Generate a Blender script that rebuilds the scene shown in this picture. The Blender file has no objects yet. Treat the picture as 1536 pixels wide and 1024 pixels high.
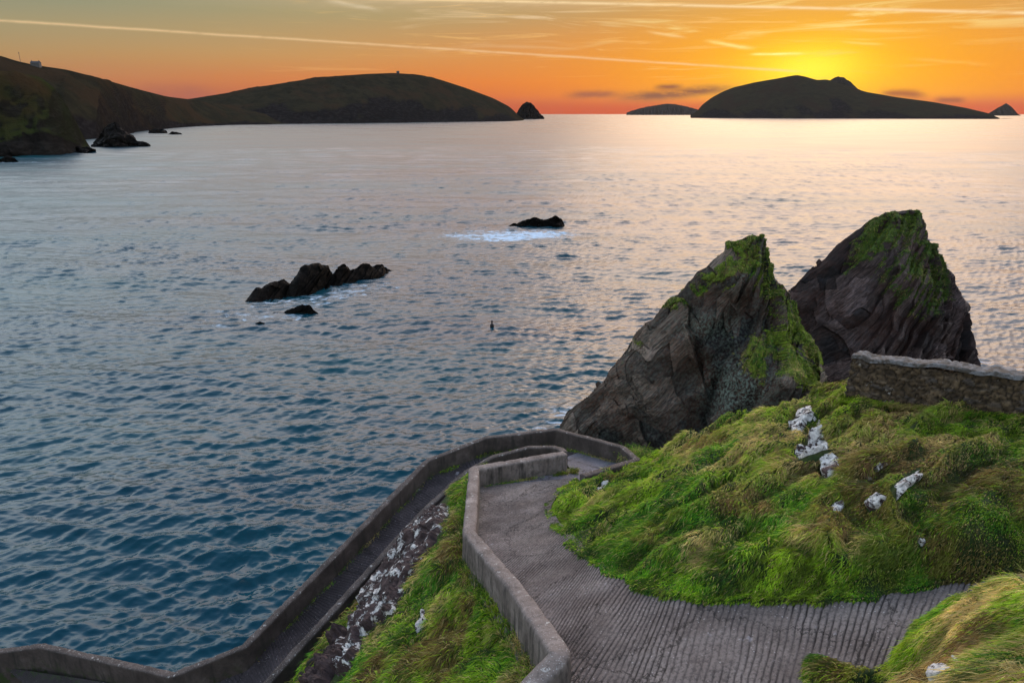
import bpy, math, time
import numpy as np
from mathutils import Vector
from mathutils.bvhtree import BVHTree
T0 = time.time()
SC = bpy.context.scene
COL = SC.collection
RNG = np.random.default_rng(7)
CAMZ = 40.0
PITCH = math.atan(342/1024)
CP, SP = math.cos(PITCH), math.sin(PITCH)

# ------------------------------------------------------------------ measuring helpers
def raydir(px, py):
    px = np.asarray(px, float); py = np.asarray(py, float)
    d = (py-512)/1024
    return np.stack([(px-768)/1024, CP-d*SP, -(SP+d*CP)], -1)
def at_drop(px, py, D):                     # point D metres below the camera
    r = raydir(px, py); k = D/-r[..., 2]
    return r*k[..., None] + np.array([0, 0, CAMZ]) if r.ndim > 1 else r*k + np.array([0, 0, CAMZ])
def at_Y(px, py, Y):                        # point at forward distance Y
    r = raydir(px, py); k = np.asarray(Y, float)/r[..., 1]
    return r*k[..., None] + np.array([0, 0, CAMZ]) if r.ndim > 1 else r*k + np.array([0, 0, CAMZ])
def to_px(P):
    x = P[..., 0]; y = P[..., 1]; z = P[..., 2]-CAMZ
    f = y*CP - z*SP; u = y*SP + z*CP
    f = np.where(f < .05, .05, f)
    return 768+1024*x/f, 512-1024*u/f, f
def sea_Y(py):
    r = raydir(0, py); return CAMZ/-r[2]*r[1]

# ------------------------------------------------------------------ noise
def _h(ix, iy, iz, seed):
    n = (ix.astype(np.int64)*374761393 + iy.astype(np.int64)*668265263 + iz.astype(np.int64)*2147483647 + seed*1274126177) & 0xffffffff
    n = ((n ^ (n >> 13))*1274126177) & 0xffffffff
    n = ((n ^ (n >> 15))*2246822519) & 0xffffffff
    return ((n ^ (n >> 16)) & 0xffffff)/float(0xffffff)
def vnoise(x, y, z=0.0, seed=0):
    x, y, z = np.broadcast_arrays(np.asarray(x, float), np.asarray(y, float), np.asarray(z, float))
    xi, yi, zi = np.floor(x), np.floor(y), np.floor(z)
    fx, fy, fz = x-xi, y-yi, z-zi
    fx = fx*fx*fx*(fx*(fx*6-15)+10); fy = fy*fy*fy*(fy*(fy*6-15)+10); fz = fz*fz*(3-2*fz)
    r = 0
    for a in (0, 1):
        for b in (0, 1):
            for c in (0, 1):
                w = (fx if a else 1-fx)*(fy if b else 1-fy)*(fz if c else 1-fz)
                r = r + w*_h(xi+a, yi+b, zi+c, seed)
    return r*2-1
def fbm(x, y, z=0.0, oct=4, seed=0, gain=.5):
    r = 0; a = 1; s = 0
    for o in range(oct):
        f = 2.03**o
        r = r + a*vnoise(np.asarray(x)*f+o*7.3, np.asarray(y)*f+o*3.1, np.asarray(z)*f+o*5.7, seed+o*17); s += a; a *= gain
    return r/s*1.5
def cell(x, y, z=0.0, seed=0):               # F1, F2, id
    x, y, z = np.broadcast_arrays(np.asarray(x, float), np.asarray(y, float), np.asarray(z, float))
    xi, yi, zi = np.floor(x), np.floor(y), np.floor(z)
    f1 = np.full(x.shape, 9.); f2 = np.full(x.shape, 9.); idd = np.zeros(x.shape)
    for a in (-1, 0, 1):
        for b in (-1, 0, 1):
            for c in (-1, 0, 1):
                cx, cy, cz = xi+a, yi+b, zi+c
                px = cx+_h(cx, cy, cz, seed); py = cy+_h(cx, cy, cz, seed+1); pz = cz+_h(cx, cy, cz, seed+2)
                d = np.sqrt((x-px)**2+(y-py)**2+(z-pz)**2)
                idv = _h(cx, cy, cz, seed+3)
                n = d < f1
                f2 = np.where(n, f1, np.minimum(f2, d)); idd = np.where(n, idv, idd); f1 = np.where(n, d, f1)
    return f1, f2, idd
def sstep(a, b, x):
    t = np.clip((x-a)/(b-a), 0, 1); return t*t*(3-2*t)

# ------------------------------------------------------------------ mesh helpers
def new_mesh(name, V, faces, mat, parent=None, smooth=True, attrs=None, cols=None, link=True):
    """V (n,3); faces: (m,4)/(m,3) int array or a list of such arrays"""
    if not isinstance(faces, list): faces = [faces]
    faces = [np.asarray(f, np.int32) for f in faces if len(f)]
    me = bpy.data.meshes.new(name)
    V = np.ascontiguousarray(V, dtype=np.float32)
    me.vertices.add(len(V)); me.vertices.foreach_set('co', V.ravel())
    nl = sum(f.size for f in faces); nf = sum(len(f) for f in faces)
    me.loops.add(nl); me.polygons.add(nf)
    me.loops.foreach_set('vertex_index', np.concatenate([f.ravel() for f in faces]))
    tot = np.concatenate([np.full(len(f), f.shape[1], np.int32) for f in faces])
    st = np.concatenate([[0], np.cumsum(tot)[:-1]]).astype(np.int32)
    me.polygons.foreach_set('loop_start', st)
    me.polygons.foreach_set('use_smooth', np.full(nf, smooth, dtype=bool))
    me.update(calc_edges=True)
    for k, a in (attrs or {}).items():
        at = me.attributes.new(k, 'FLOAT', 'POINT'); at.data.foreach_set('value', np.ascontiguousarray(a, dtype=np.float32).ravel())
    for k, a in (cols or {}).items():
        at = me.attributes.new(k, 'FLOAT_COLOR', 'POINT')
        c = np.ones((len(a), 4), np.float32); c[:, :3] = a; at.data.foreach_set('color', c.ravel())
    if mat: me.materials.append(mat)
    o = bpy.data.objects.new(name, me); COL.objects.link(o)
    if parent: o.parent = parent
    return o
def tag(o, label=None, cat=None, group=None, kind=None):
    if label: o['label'] = label
    if cat: o['category'] = cat
    if group: o['group'] = group
    if kind: o['kind'] = kind
    return o
def empty(name, loc=(0, 0, 0)):
    o = bpy.data.objects.new(name, None); COL.objects.link(o); o.location = loc; o.empty_display_size = .2
    return o
def grid_faces(nu, nv, closed_v=False):
    i = np.arange(nu-1)[:, None]; j = np.arange(nv if closed_v else nv-1)[None, :]
    j2 = (j+1) % nv
    f = np.stack([i*nv+j, (i+1)*nv+j, (i+1)*nv+j2, i*nv+j2], -1)
    return f.reshape(-1, 4)
def vnormals(V, F):
    F = F if F.shape[1] == 3 else np.concatenate([F[:, :3], F[:, [0, 2, 3]]])
    n = np.cross(V[F[:, 1]]-V[F[:, 0]], V[F[:, 2]]-V[F[:, 0]])
    N = np.zeros_like(V)
    for k in range(3): 
        for a in range(3): N[:, a] += np.bincount(F[:, k], n[:, a], len(V))
    return N/(np.linalg.norm(N, axis=1, keepdims=True)+1e-12)
def resample(P, step=None, n=None):
    P = np.asarray(P, float); d = np.r_[0, np.cumsum(np.linalg.norm(np.diff(P[:, :3], axis=0), axis=1))]
    if n is None: n = max(2, int(d[-1]/step)+1)
    s = np.linspace(0, d[-1], n)
    return np.stack([np.interp(s, d, P[:, k]) for k in range(P.shape[1])], 1), s
def in_poly(x, y, poly):
    poly = np.asarray(poly); r = np.zeros(np.shape(x), bool); j = len(poly)-1
    for i in range(len(poly)):
        xi, yi = poly[i]; xj, yj = poly[j]
        c = ((yi > y) != (yj > y)) & (x < (xj-xi)*(y-yi)/((yj-yi)+1e-12)+xi)
        r ^= c; j = i
    return r
def poly_dist(x, y, P, closed=False):        # distance to a polyline, nearest point index fraction
    P = np.asarray(P, float); d = np.full(np.shape(x), 1e9); T = np.zeros(np.shape(x)); n = len(P)
    for i in range(n if closed else n-1):
        a = P[i]; b = P[(i+1) % n]; ab = b-a; L = ab@ab+1e-12
        t = np.clip(((x-a[0])*ab[0]+(y-a[1])*ab[1])/L, 0, 1)
        dd = np.hypot(x-a[0]-t*ab[0], y-a[1]-t*ab[1])
        m = dd < d; d = np.where(m, dd, d); T = np.where(m, i+t, T)
    return d, T
class TPS:
    def __init__(s, P, lam=.02):
        P = np.asarray(P, float); s.X = P[:, :2]; n = len(P)
        K = s.k(np.hypot(*(s.X[:, None]-s.X[None]).transpose(2, 0, 1)))+lam*np.eye(n)
        A = np.zeros((n+3, n+3)); A[:n, :n] = K; A[:n, n] = 1; A[:n, n+1:] = s.X; A[n:, :n] = A[:n, n:].T
        s.w = np.linalg.solve(A, np.r_[P[:, 2], 0, 0, 0])
    def k(s, r): return r*r*np.log(r+1e-9)
    def __call__(s, x, y):
        x = np.asarray(x, float); y = np.asarray(y, float); sh = x.shape; x = x.ravel(); y = y.ravel(); n = len(s.X); o = np.empty(len(x))
        for i in range(0, len(x), 40000):
            r = np.hypot(x[i:i+40000, None]-s.X[None, :, 0], y[i:i+40000, None]-s.X[None, :, 1])
            o[i:i+40000] = s.k(r)@s.w[:n]
        return (o+s.w[n]+s.w[n+1]*x+s.w[n+2]*y).reshape(sh)

# ------------------------------------------------------------------ node helpers
class NT:
    def __init__(s, tree): s.t = tree; s.n = tree.nodes; s.l = tree.links
    def node(s, typ, **kw):
        n = s.n.new(typ)
        for k, v in kw.items(): setattr(n, k, v)
        return n
    def put(s, sock, v):
        if v is None: return
        if isinstance(v, bpy.types.NodeSocket): s.l.new(v, sock)
        else:
            try: sock.default_value = v
            except Exception: sock.default_value = (v[0], v[1], v[2], 1) if len(v) == 3 else v
    def m(s, op, a, b=None, c=None, clamp=False):
        n = s.node('ShaderNodeMath', operation=op, use_clamp=clamp)
        s.put(n.inputs[0], a); s.put(n.inputs[1], b); s.put(n.inputs[2], c); return n.outputs[0]
    def v(s, op, a, b=None, out=0, scale=None):
        n = s.node('ShaderNodeVectorMath', operation=op); s.put(n.inputs[0], a); s.put(n.inputs[1], b)
        if scale is not None: s.put(n.inputs[3], scale)
        return n.outputs[out]
    def mix(s, f, a, b, blend='MIX'):
        n = s.node('ShaderNodeMix', data_type='RGBA', blend_type=blend); n.clamp_factor = True
        s.put(n.inputs[0], f); s.put(n.inputs[6], col4(a)); s.put(n.inputs[7], col4(b)); return n.outputs[2]
    def ramp(s, f, stops, interp='LINEAR'):
        n = s.node('ShaderNodeValToRGB'); r = n.color_ramp; r.interpolation = interp
        while len(r.elements) < len(stops): r.elements.new(.5)
        for e, (p, c) in zip(r.elements, stops): e.position = p; e.color = col4(c) if not isinstance(c, (int, float)) else (c, c, c, 1)
        s.put(n.inputs[0], f); return n.outputs[0]
    def smooth(s, f, a, b):
        n = s.node('ShaderNodeMapRange', interpolation_type='SMOOTHSTEP'); s.put(n.inputs[0], f); n.inputs[1].default_value = a; n.inputs[2].default_value = b
        return n.outputs[0]
    def noise(s, vec, scale, detail=4, rough=.55, dist=0, out=0):
        n = s.node('ShaderNodeTexNoise'); s.put(n.inputs['Vector'], vec); n.inputs['Scale'].default_value = scale
        n.inputs['Detail'].default_value = detail; n.inputs['Roughness'].default_value = rough; n.inputs['Distortion'].default_value = dist
        return n.outputs[out]
    def voro(s, vec, scale, feature='F1', out='Distance', rand=1):
        n = s.node('ShaderNodeTexVoronoi', feature=feature); s.put(n.inputs['Vector'], vec); n.inputs['Scale'].default_value = scale
        n.inputs['Randomness'].default_value = rand
        return n.outputs[out]
    def mapping(s, vec, rot=(0, 0, 0), scale=(1, 1, 1), loc=(0, 0, 0)):
        n = s.node('ShaderNodeMapping'); s.put(n.inputs[0], vec); n.inputs[1].default_value = loc; n.inputs[2].default_value = rot; n.inputs[3].default_value = scale
        return n.outputs[0]
    def attr(s, name, out='Fac'):
        n = s.node('ShaderNodeAttribute', attribute_name=name); return n.outputs[out]
    def bump(s, h, strength=.5, dist=.05, normal=None):
        n = s.node('ShaderNodeBump'); n.inputs['Strength'].default_value = strength; n.inputs['Distance'].default_value = dist
        s.put(n.inputs['Height'], h)
        if normal is not None: s.put(n.inputs['Normal'], normal)
        return n.outputs[0]
def col4(c):
    if isinstance(c, bpy.types.NodeSocket): return c
    if isinstance(c, (int, float)): return (c, c, c, 1)
    return tuple(c)+(1,) if len(c) == 3 else c
def material(name):
    m = bpy.data.materials.new(name); m.use_nodes = True; t = NT(m.node_tree)
    b = m.node_tree.nodes['Principled BSDF']; b.inputs['Roughness'].default_value = .85
    b.inputs['Specular IOR Level'].default_value = .3
    pos = t.node('ShaderNodeNewGeometry').outputs['Position']
    return m, t, b, pos

# ------------------------------------------------------------------ materials
def mat_rock(name, dark, mid, light, moss1=(.045, .075, .008), moss2=(.15, .20, .015), lich=(.26, .30, .25), rot=(0, .80, 0), sc=1.0, strat=(.10, .7, 3.0)):
    m, t, b, p = material(name)
    q = t.mapping(t.mapping(p, rot=rot), scale=tuple(k*sc for k in strat))
    n1 = t.noise(q, 1.0, 8, .68, .15); n2 = t.noise(q, 3.5, 6, .7); n3 = t.noise(p, .22*sc, 4, .6)
    c = t.ramp(t.m('ADD', t.m('MULTIPLY', n1, .54), t.m('MULTIPLY', t.attr('layer'), .46)), [(.28, dark), (.50, mid), (.74, light)])
    c = t.mix(t.smooth(n3, .45, .65), c, t.mix(.6, c, (mid[0]*1.5, mid[1]*1.0, mid[2]*.75)))
    c = t.mix(t.smooth(n2, .42, .58), t.mix(.75, c, (dark[0]*.5, dark[1]*.5, dark[2]*.5)), c)
    ln = t.noise(p, 2.2*sc, 6, .7)
    lf = t.m('MULTIPLY', t.attr('lichen'), t.smooth(t.noise(p, 3.2*sc, 8, .75), .47, .56))
    c = t.mix(lf, c, lich)
    mf = t.smooth(t.m('ADD', t.attr('moss'), t.m('MULTIPLY', t.m('SUBTRACT', t.noise(p, 1.6*sc, 6, .7), .5), 1.6)), .42, .58)
    mc = t.mix(t.smooth(t.noise(p, 1.1*sc, 5, .6), .38, .62), moss1, moss2)
    mc = t.mix(t.smooth(t.noise(p, 9*sc, 3, .6), .5, .7), mc, (.13, .13, .03))
    c = t.mix(mf, c, mc)
    t.put(b.inputs['Base Color'], c)
    t.put(b.inputs['Roughness'], t.m('ADD', .62, t.m('MULTIPLY', mf, .3)))
    h = t.m('ADD', t.m('MULTIPLY', n1, .6), t.m('MULTIPLY', n2, .3))
    h = t.m('ADD', h, t.m('MULTIPLY', ln, .25))
    t.put(b.inputs['Normal'], t.bump(h, .9, .5/sc))
    return m
M_stack = mat_rock('stack_rock', (.008, .006, .006), (.070, .044, .030), (.30, .215, .16), lich=(.15, .19, .15))
M_stack2 = mat_rock('far_stack_rock', (.008, .006, .007), (.046, .028, .024), (.19, .135, .125), moss1=(.02, .045, .006), moss2=(.055, .10, .012))
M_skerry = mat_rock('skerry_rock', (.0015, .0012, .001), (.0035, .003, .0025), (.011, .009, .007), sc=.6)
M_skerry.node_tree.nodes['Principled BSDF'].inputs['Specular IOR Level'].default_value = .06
M_cliff = mat_rock('cliff_rock', (.012, .010, .009), (.05, .042, .040), (.13, .11, .10))

def mat_whiterock(name, amount=.5, scale=5.0):
    m, t, b, p = material(name)
    n = t.noise(p, 3, 6, .65); v = t.noise(t.mapping(p, scale=(1, 1, .8)), scale, 7, .72, .6)
    base = t.ramp(n, [(.35, (.020, .012, .012)), (.6, (.060, .038, .036)), (.8, (.12, .085, .075))])
    f = t.smooth(v, amount-.025, amount+.025)
    pits = t.smooth(t.m('ADD', t.voro(p, 13), t.m('MULTIPLY', t.noise(p, 9, 5, .75), .7)), .47, .54)
    f = t.m('MULTIPLY', f, pits)
    white = t.mix(t.smooth(t.noise(p, 9, 4), .4, .65), (.42, .40, .38), (.66, .64, .60))
    t.put(b.inputs['Base Color'], t.mix(f, base, white))
    t.put(b.inputs['Normal'], t.bump(t.m('ADD', t.m('MULTIPLY', n, .7), t.m('MULTIPLY', f, .25)), .8, .08))
    return m
M_white = mat_whiterock('lichen_rock', .46, 4.0)
M_outcrop = mat_whiterock('outcrop_rock', .55, 2.6)
M_grey = mat_whiterock('grey_boulder', .40, 3.0)

def mat_concrete(name, c1, c2, c3):
    m, t, b, p = material(name)
    n = t.noise(p, 1.3, 6, .65); n2 = t.noise(p, 9, 6, .7)
    c = t.ramp(n, [(.32, c1), (.55, c2), (.75, c3)])
    c = t.mix(t.smooth(n2, .45, .7), c, t.mix(.5, c, (.03, .026, .026)))
    sepn = t.node('ShaderNodeSeparateXYZ'); t.put(sepn.inputs[0], t.node('ShaderNodeNewGeometry').outputs['Normal'])
    up = t.smooth(sepn.outputs[2], .25, .8)
    stain = t.noise(t.mapping(p, scale=(2.2, 2.2, .35)), 2, 5, .6)
    c = t.mix(t.m('MULTIPLY', t.m('SUBTRACT', 1, up), t.smooth(stain, .48, .72)), c, (.035, .031, .027))
    spk = t.smooth(t.voro(p, 26), .22, .12)
    c = t.mix(t.m('MULTIPLY', spk, t.m('MULTIPLY', up, .75)), c, (.5, .47, .45))
    lich = t.m('MULTIPLY', t.smooth(t.noise(p, 6, 6, .7), .60, .66), up)
    c = t.mix(lich, c, (.36, .35, .33))
    moss = t.m('MULTIPLY', t.attr('low'), t.smooth(t.noise(p, 4, 5, .65), .48, .60))
    c = t.mix(moss, c, (.03, .045, .012))
    t.put(b.inputs['Base Color'], c)
    h = t.m('ADD', t.m('MULTIPLY', t.noise(p, 40, 3, .7), .5), t.m('MULTIPLY', n2, .8))
    t.put(b.inputs['Normal'], t.bump(h, .8, .02))
    return m
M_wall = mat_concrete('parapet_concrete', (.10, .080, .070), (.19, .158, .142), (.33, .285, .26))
M_wall_low = mat_concrete('dark_concrete', (.038, .030, .026), (.076, .060, .053), (.13, .107, .097))  # darker concrete for the outer and inner ramp parapets

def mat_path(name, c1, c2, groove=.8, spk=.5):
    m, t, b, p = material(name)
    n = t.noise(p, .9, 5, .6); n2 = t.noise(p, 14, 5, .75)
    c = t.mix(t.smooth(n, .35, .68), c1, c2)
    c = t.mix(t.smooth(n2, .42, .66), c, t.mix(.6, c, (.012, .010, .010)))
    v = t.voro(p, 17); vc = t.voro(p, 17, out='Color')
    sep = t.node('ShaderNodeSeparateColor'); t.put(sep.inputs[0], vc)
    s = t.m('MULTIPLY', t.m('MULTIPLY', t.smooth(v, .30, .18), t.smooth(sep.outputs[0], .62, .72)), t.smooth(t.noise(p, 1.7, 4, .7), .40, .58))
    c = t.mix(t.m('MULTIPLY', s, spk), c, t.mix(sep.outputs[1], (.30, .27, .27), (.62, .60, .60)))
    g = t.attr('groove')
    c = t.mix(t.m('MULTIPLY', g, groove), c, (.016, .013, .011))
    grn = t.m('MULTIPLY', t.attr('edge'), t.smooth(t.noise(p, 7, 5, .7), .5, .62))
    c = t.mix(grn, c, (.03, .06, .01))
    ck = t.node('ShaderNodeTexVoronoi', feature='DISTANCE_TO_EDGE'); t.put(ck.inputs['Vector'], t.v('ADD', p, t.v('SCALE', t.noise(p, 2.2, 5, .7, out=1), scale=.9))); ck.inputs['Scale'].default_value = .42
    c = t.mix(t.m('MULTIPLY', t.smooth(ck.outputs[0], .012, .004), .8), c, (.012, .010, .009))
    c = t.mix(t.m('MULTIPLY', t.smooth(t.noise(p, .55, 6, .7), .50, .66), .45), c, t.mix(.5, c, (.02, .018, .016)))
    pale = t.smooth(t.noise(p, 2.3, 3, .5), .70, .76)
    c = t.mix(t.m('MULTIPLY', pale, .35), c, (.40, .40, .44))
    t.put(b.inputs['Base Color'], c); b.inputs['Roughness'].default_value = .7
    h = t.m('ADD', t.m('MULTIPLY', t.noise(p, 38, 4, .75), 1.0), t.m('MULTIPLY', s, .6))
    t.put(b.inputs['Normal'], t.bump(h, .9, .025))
    return m
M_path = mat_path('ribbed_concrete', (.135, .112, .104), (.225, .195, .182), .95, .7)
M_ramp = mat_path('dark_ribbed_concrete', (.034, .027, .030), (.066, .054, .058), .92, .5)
M_land = mat_path('pale_landing_concrete', (.10, .10, .12), (.15, .15, .175), 0, .3)

def mat_soil():
    m, t, b, p = material('grassy_soil')
    n = t.noise(p, 1.5, 6, .65); n2 = t.noise(p, 12, 5, .7)
    c = t.ramp(n, [(.3, (.018, .022, .006)), (.5, (.025, .05, .008)), (.7, (.07, .06, .02))])
    c = t.mix(t.smooth(n2, .45, .65), c, (.02, .03, .006))
    c = t.mix(t.attr('rock'), c, (.035, .028, .026))
    t.put(b.inputs['Base Color'], c)
    t.put(b.inputs['Normal'], t.bump(n2, .8, .06))
    return m
M_soil = mat_soil()
def mat_blade():
    m, t, b, p = material('grass_blade')
    c = t.attr('col', 'Color')
    nt = m.node_tree; nt.nodes.remove(b)
    d = t.node('ShaderNodeBsdfPrincipled'); t.put(d.inputs['Base Color'], c); d.inputs['Roughness'].default_value = .55; d.inputs['Specular IOR Level'].default_value = .25
    tr = t.node('ShaderNodeBsdfTranslucent'); t.put(tr.inputs[0], c)
    mx = t.node('ShaderNodeMixShader'); mx.inputs[0].default_value = .38
    nt.links.new(d.outputs[0], mx.inputs[1]); nt.links.new(tr.outputs[0], mx.inputs[2])
    nt.links.new(mx.outputs[0], nt.nodes['Material Output'].inputs[0])
    return m
M_blade = mat_blade()

def mat_hill(name, grass1, grass2, rock, brown):
    m, t, b, p = material(name)
    n = t.noise(p, .02, 6, .65); n2 = t.noise(p, .006, 4, .6); n3 = t.noise(t.mapping(p, scale=(1, 1, 2.5)), .05, 7, .7)
    c = t.mix(t.smooth(n, .4, .62), grass1, grass2)
    c = t.mix(t.smooth(n2, .48, .62), c, brown)
    r = t.mix(t.smooth(n3, .45, .62), rock, tuple(k*2.0 for k in rock))
    c = t.mix(t.smooth(t.m('ADD', t.attr('rock'), t.m('MULTIPLY', t.m('SUBTRACT', n, .5), .9)), .25, .75), c, r)
    t.put(b.inputs['Base Color'], c); b.inputs['Roughness'].default_value = 1; b.inputs['Specular IOR Level'].default_value = 0
    t.put(b.inputs['Normal'], t.bump(n3, .8, 8))
    return m
M_head = mat_hill('headland_turf', (.017, .024, .009), (.028, .036, .012), (.011, .010, .009), (.040, .026, .014))
M_coast = mat_hill('coast_turf', (.017, .016, .011), (.026, .023, .014), (.010, .009, .009), (.030, .021, .013))
M_isle = mat_hill('island_turf', (.022, .020, .014), (.030, .026, .016), (.012, .010, .010), (.028, .020, .014))

def mat_sea():
    m, t, b, p = material('sea_water')
    n1 = t.noise(t.mapping(p, rot=(0, 0, -.2), scale=(.6, 1.5, 1)), 1.6, 3, .5, .3)
    n2 = t.noise(t.mapping(p, rot=(0, 0, .1), scale=(.5, 1.6, 1)), .18, 5, .6, .2)
    big = t.noise(t.mapping(p, scale=(.5, 1.4, 1)), .012, 4, .55)
    h = t.m('ADD', t.m('MULTIPLY', n1, .05), t.m('MULTIPLY', n2, .25))
    n4 = t.noise(t.mapping(p, rot=(0, 0, .15), scale=(.35, 1.0, 1)), .035, 6, .72, .3)
    nb = t.bump(t.m('ADD', h, t.m('MULTIPLY', n4, 1.3)), .6, 1.0)
    body = t.mix(t.smooth(big, .35, .7), (.0005, .030, .050), (.001, .052, .068))
    fa = t.attr('foam')
    fn = t.noise(t.mapping(p, scale=(.5, 1.0, 1)), .42, 8, .72, 1.2)
    ff = t.m('MULTIPLY', t.smooth(t.m('ADD', t.m('MULTIPLY', fa, 1.0), t.m('MULTIPLY', t.m('SUBTRACT', fn, .5), 4.0)), .40, 1.1), t.smooth(fa, .02, .2))
    t.put(b.inputs['Base Color'], t.mix(ff, body, (.42, .55, .68)))
    t.put(b.inputs['Roughness'], t.m('ADD', t.m('MULTIPLY', t.attr('rgh'), t.m('ADD', .75, t.m('MULTIPLY', big, .6))), t.m('MULTIPLY', ff, .5)))
    b.inputs['IOR'].default_value = 1.333; b.inputs['Specular IOR Level'].default_value = .42
    t.put(b.inputs['Normal'], nb)
    return m
M_sea = mat_sea()

# ------------------------------------------------------------------ grass blades
def blades(root, nrm, comb, L, W, col, name, mat=None, up=.62, droop=.25, parent=None):
    n = len(root); r = RNG.normal(size=(n, 3))*.22; r2 = RNG.normal(size=(n, 3))*.20
    d1 = nrm*up + comb*.5 + r; d1 /= np.linalg.norm(d1, axis=1, keepdims=True)
    d2 = nrm*.12 + comb*.95 + r2 + np.array([0, 0, -droop]); d2 /= np.linalg.norm(d2, axis=1, keepdims=True)
    p0 = root - nrm*.02; p1 = root + d1*(L*.42)[:, None]; p2 = p1 + d2*(L*.6)[:, None]
    s = np.cross(d1+d2, RNG.normal(size=(n, 3))*.6+np.array([0, -1, .8])); s /= np.linalg.norm(s, axis=1, keepdims=True)+1e-9
    w = (W*.5)[:, None]
    V = np.stack([p0-s*w, p0+s*w, p1-s*w*.85, p1+s*w*.85, p2], 1).reshape(-1, 3)
    b = np.arange(n)[:, None]*5
    quad = b+np.array([[0, 1, 3, 2]]); tri = b+np.array([[2, 3, 4]])
    root_tint = np.array([.55, .55, .95, .95, 1.1])            # darker at the root, brighter at the tip
    C = (col[:, None, :]*root_tint[None, :, None]).reshape(-1, 3)
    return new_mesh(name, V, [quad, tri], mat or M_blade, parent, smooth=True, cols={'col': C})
def sample_surface(V, F, weight, N):
    T = F if F.shape[1] == 3 else np.concatenate([F[:, :3], F[:, [0, 2, 3]]])
    A, B, Cc = V[T[:, 0]], V[T[:, 1]], V[T[:, 2]]
    cr = np.cross(B-A, Cc-A); ar = np.linalg.norm(cr, axis=1)*.5
    w = ar*weight[T].mean(1); w = np.clip(w, 0, None); cdf = np.cumsum(w); cdf /= cdf[-1]
    i = np.searchsorted(cdf, RNG.random(N)); i = np.clip(i, 0, len(T)-1)
    u = RNG.random(N); v = RNG.random(N); k = u+v > 1; u[k] = 1-u[k]; v[k] = 1-v[k]
    P = A[i]+(B[i]-A[i])*u[:, None]+(Cc[i]-A[i])*v[:, None]
    nn = cr[i]/(np.linalg.norm(cr[i], axis=1, keepdims=True)+1e-12)
    nn[nn[:, 2] < 0] *= -1
    return P, nn
def downhill(nn):
    g = np.stack([nn[:, 0]*nn[:, 2], nn[:, 1]*nn[:, 2], -(nn[:, 0]**2+nn[:, 1]**2)], 1)
    return g/(np.linalg.norm(g, axis=1, keepdims=True)+1e-6)
def grass_colour(P, straw=0.0, bright=1.0, warm=0.0):
    n = len(P)
    a = fbm(P[:, 0]*.55, P[:, 1]*.55, P[:, 2]*.5, 4, 11); b = fbm(P[:, 0]*1.7, P[:, 1]*1.7, P[:, 2]*1.2, 3, 23)
    r = RNG.random(n)
    green = np.array([.055, .185, .010]); lime = np.array([.26, .38, .018]); dk = np.array([.020, .050, .008]); st = np.array([.46, .35, .13]); ru = np.array([.17, .085, .035])
    t1 = sstep(-.5, .5, a+(r-.5)*.9)[:, None]; c = green*(1-t1)+lime*t1
    t2 = (sstep(.05, .55, b+(RNG.random(n)-.5)*.7)*.8)[:, None]; c = c*(1-t2)+dk*t2
    s = sstep(.30, .75, fbm(P[:, 0]*.8+9, P[:, 1]*.8, P[:, 2]*.8, 4, 31)+straw+(RNG.random(n)-.5)*.8)[:, None]; c = c*(1-s)+st*s
    s = (sstep(.40, .8, fbm(P[:, 0]*.6+5, P[:, 1]*.6+3, P[:, 2], 3, 41)+warm+(RNG.random(n)-.5)*.5)*.8)[:, None]; c = c*(1-s)+ru*s
    c = c*(1+.55*fbm(P[:, 0]*4.2, P[:, 1]*4.2, P[:, 2]*4.2, 3, 57))[:, None].clip(.35, 1.7)
    q = RNG.random(n); m_ = (q > .93)[:, None]; c = np.where(m_, st*.9, c); m_ = ((q > .86) & (q <= .93))[:, None]; c = np.where(m_, lime*1.1, c); m_ = (q < .07)[:, None]; c = np.where(m_, dk, c)
    return c*bright*1.5*(.55+.9*RNG.random(n))[:, None]

# ------------------------------------------------------------------ path and walls, laid out from measured points
WH = .78
W2_top = at_drop(*np.array([(640, 1190, 9.5), (842-52, 1030, 8.75), (842, 977, 8.5), (775, 880, 9.5), (704, 797, 10.6), (711, 701, 12.15), (847, 678, 12.62)]).T)
# far leg of the median loop, then the inner parapet of the lower ramp
W3_top = at_drop(*np.array([(847, 678, 12.62), (842, 672, 12.72), (830, 669, 12.8), (795, 669, 13.05), (738, 684, 13.6), (700, 706, 14.2), (638, 762, 15.0), (545, 864, 16.05), (420, 1000, 17.2), (360, 1070, 17.8), (200, 1130, 18.6)]).T)
W1_top = at_drop(*np.array([(-220, 990, 20.0), (0, 975, 19.25), (62, 967, 18.95), (259, 1011, 17.95), (366, 968, 17.15), (505, 828, 16.05), (640, 690, 14.85), (729, 655, 14.3), (835, 643, 13.75), (934, 669, 13.05), (956, 688, 12.85), (874, 712, 12.45)]).T)

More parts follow.
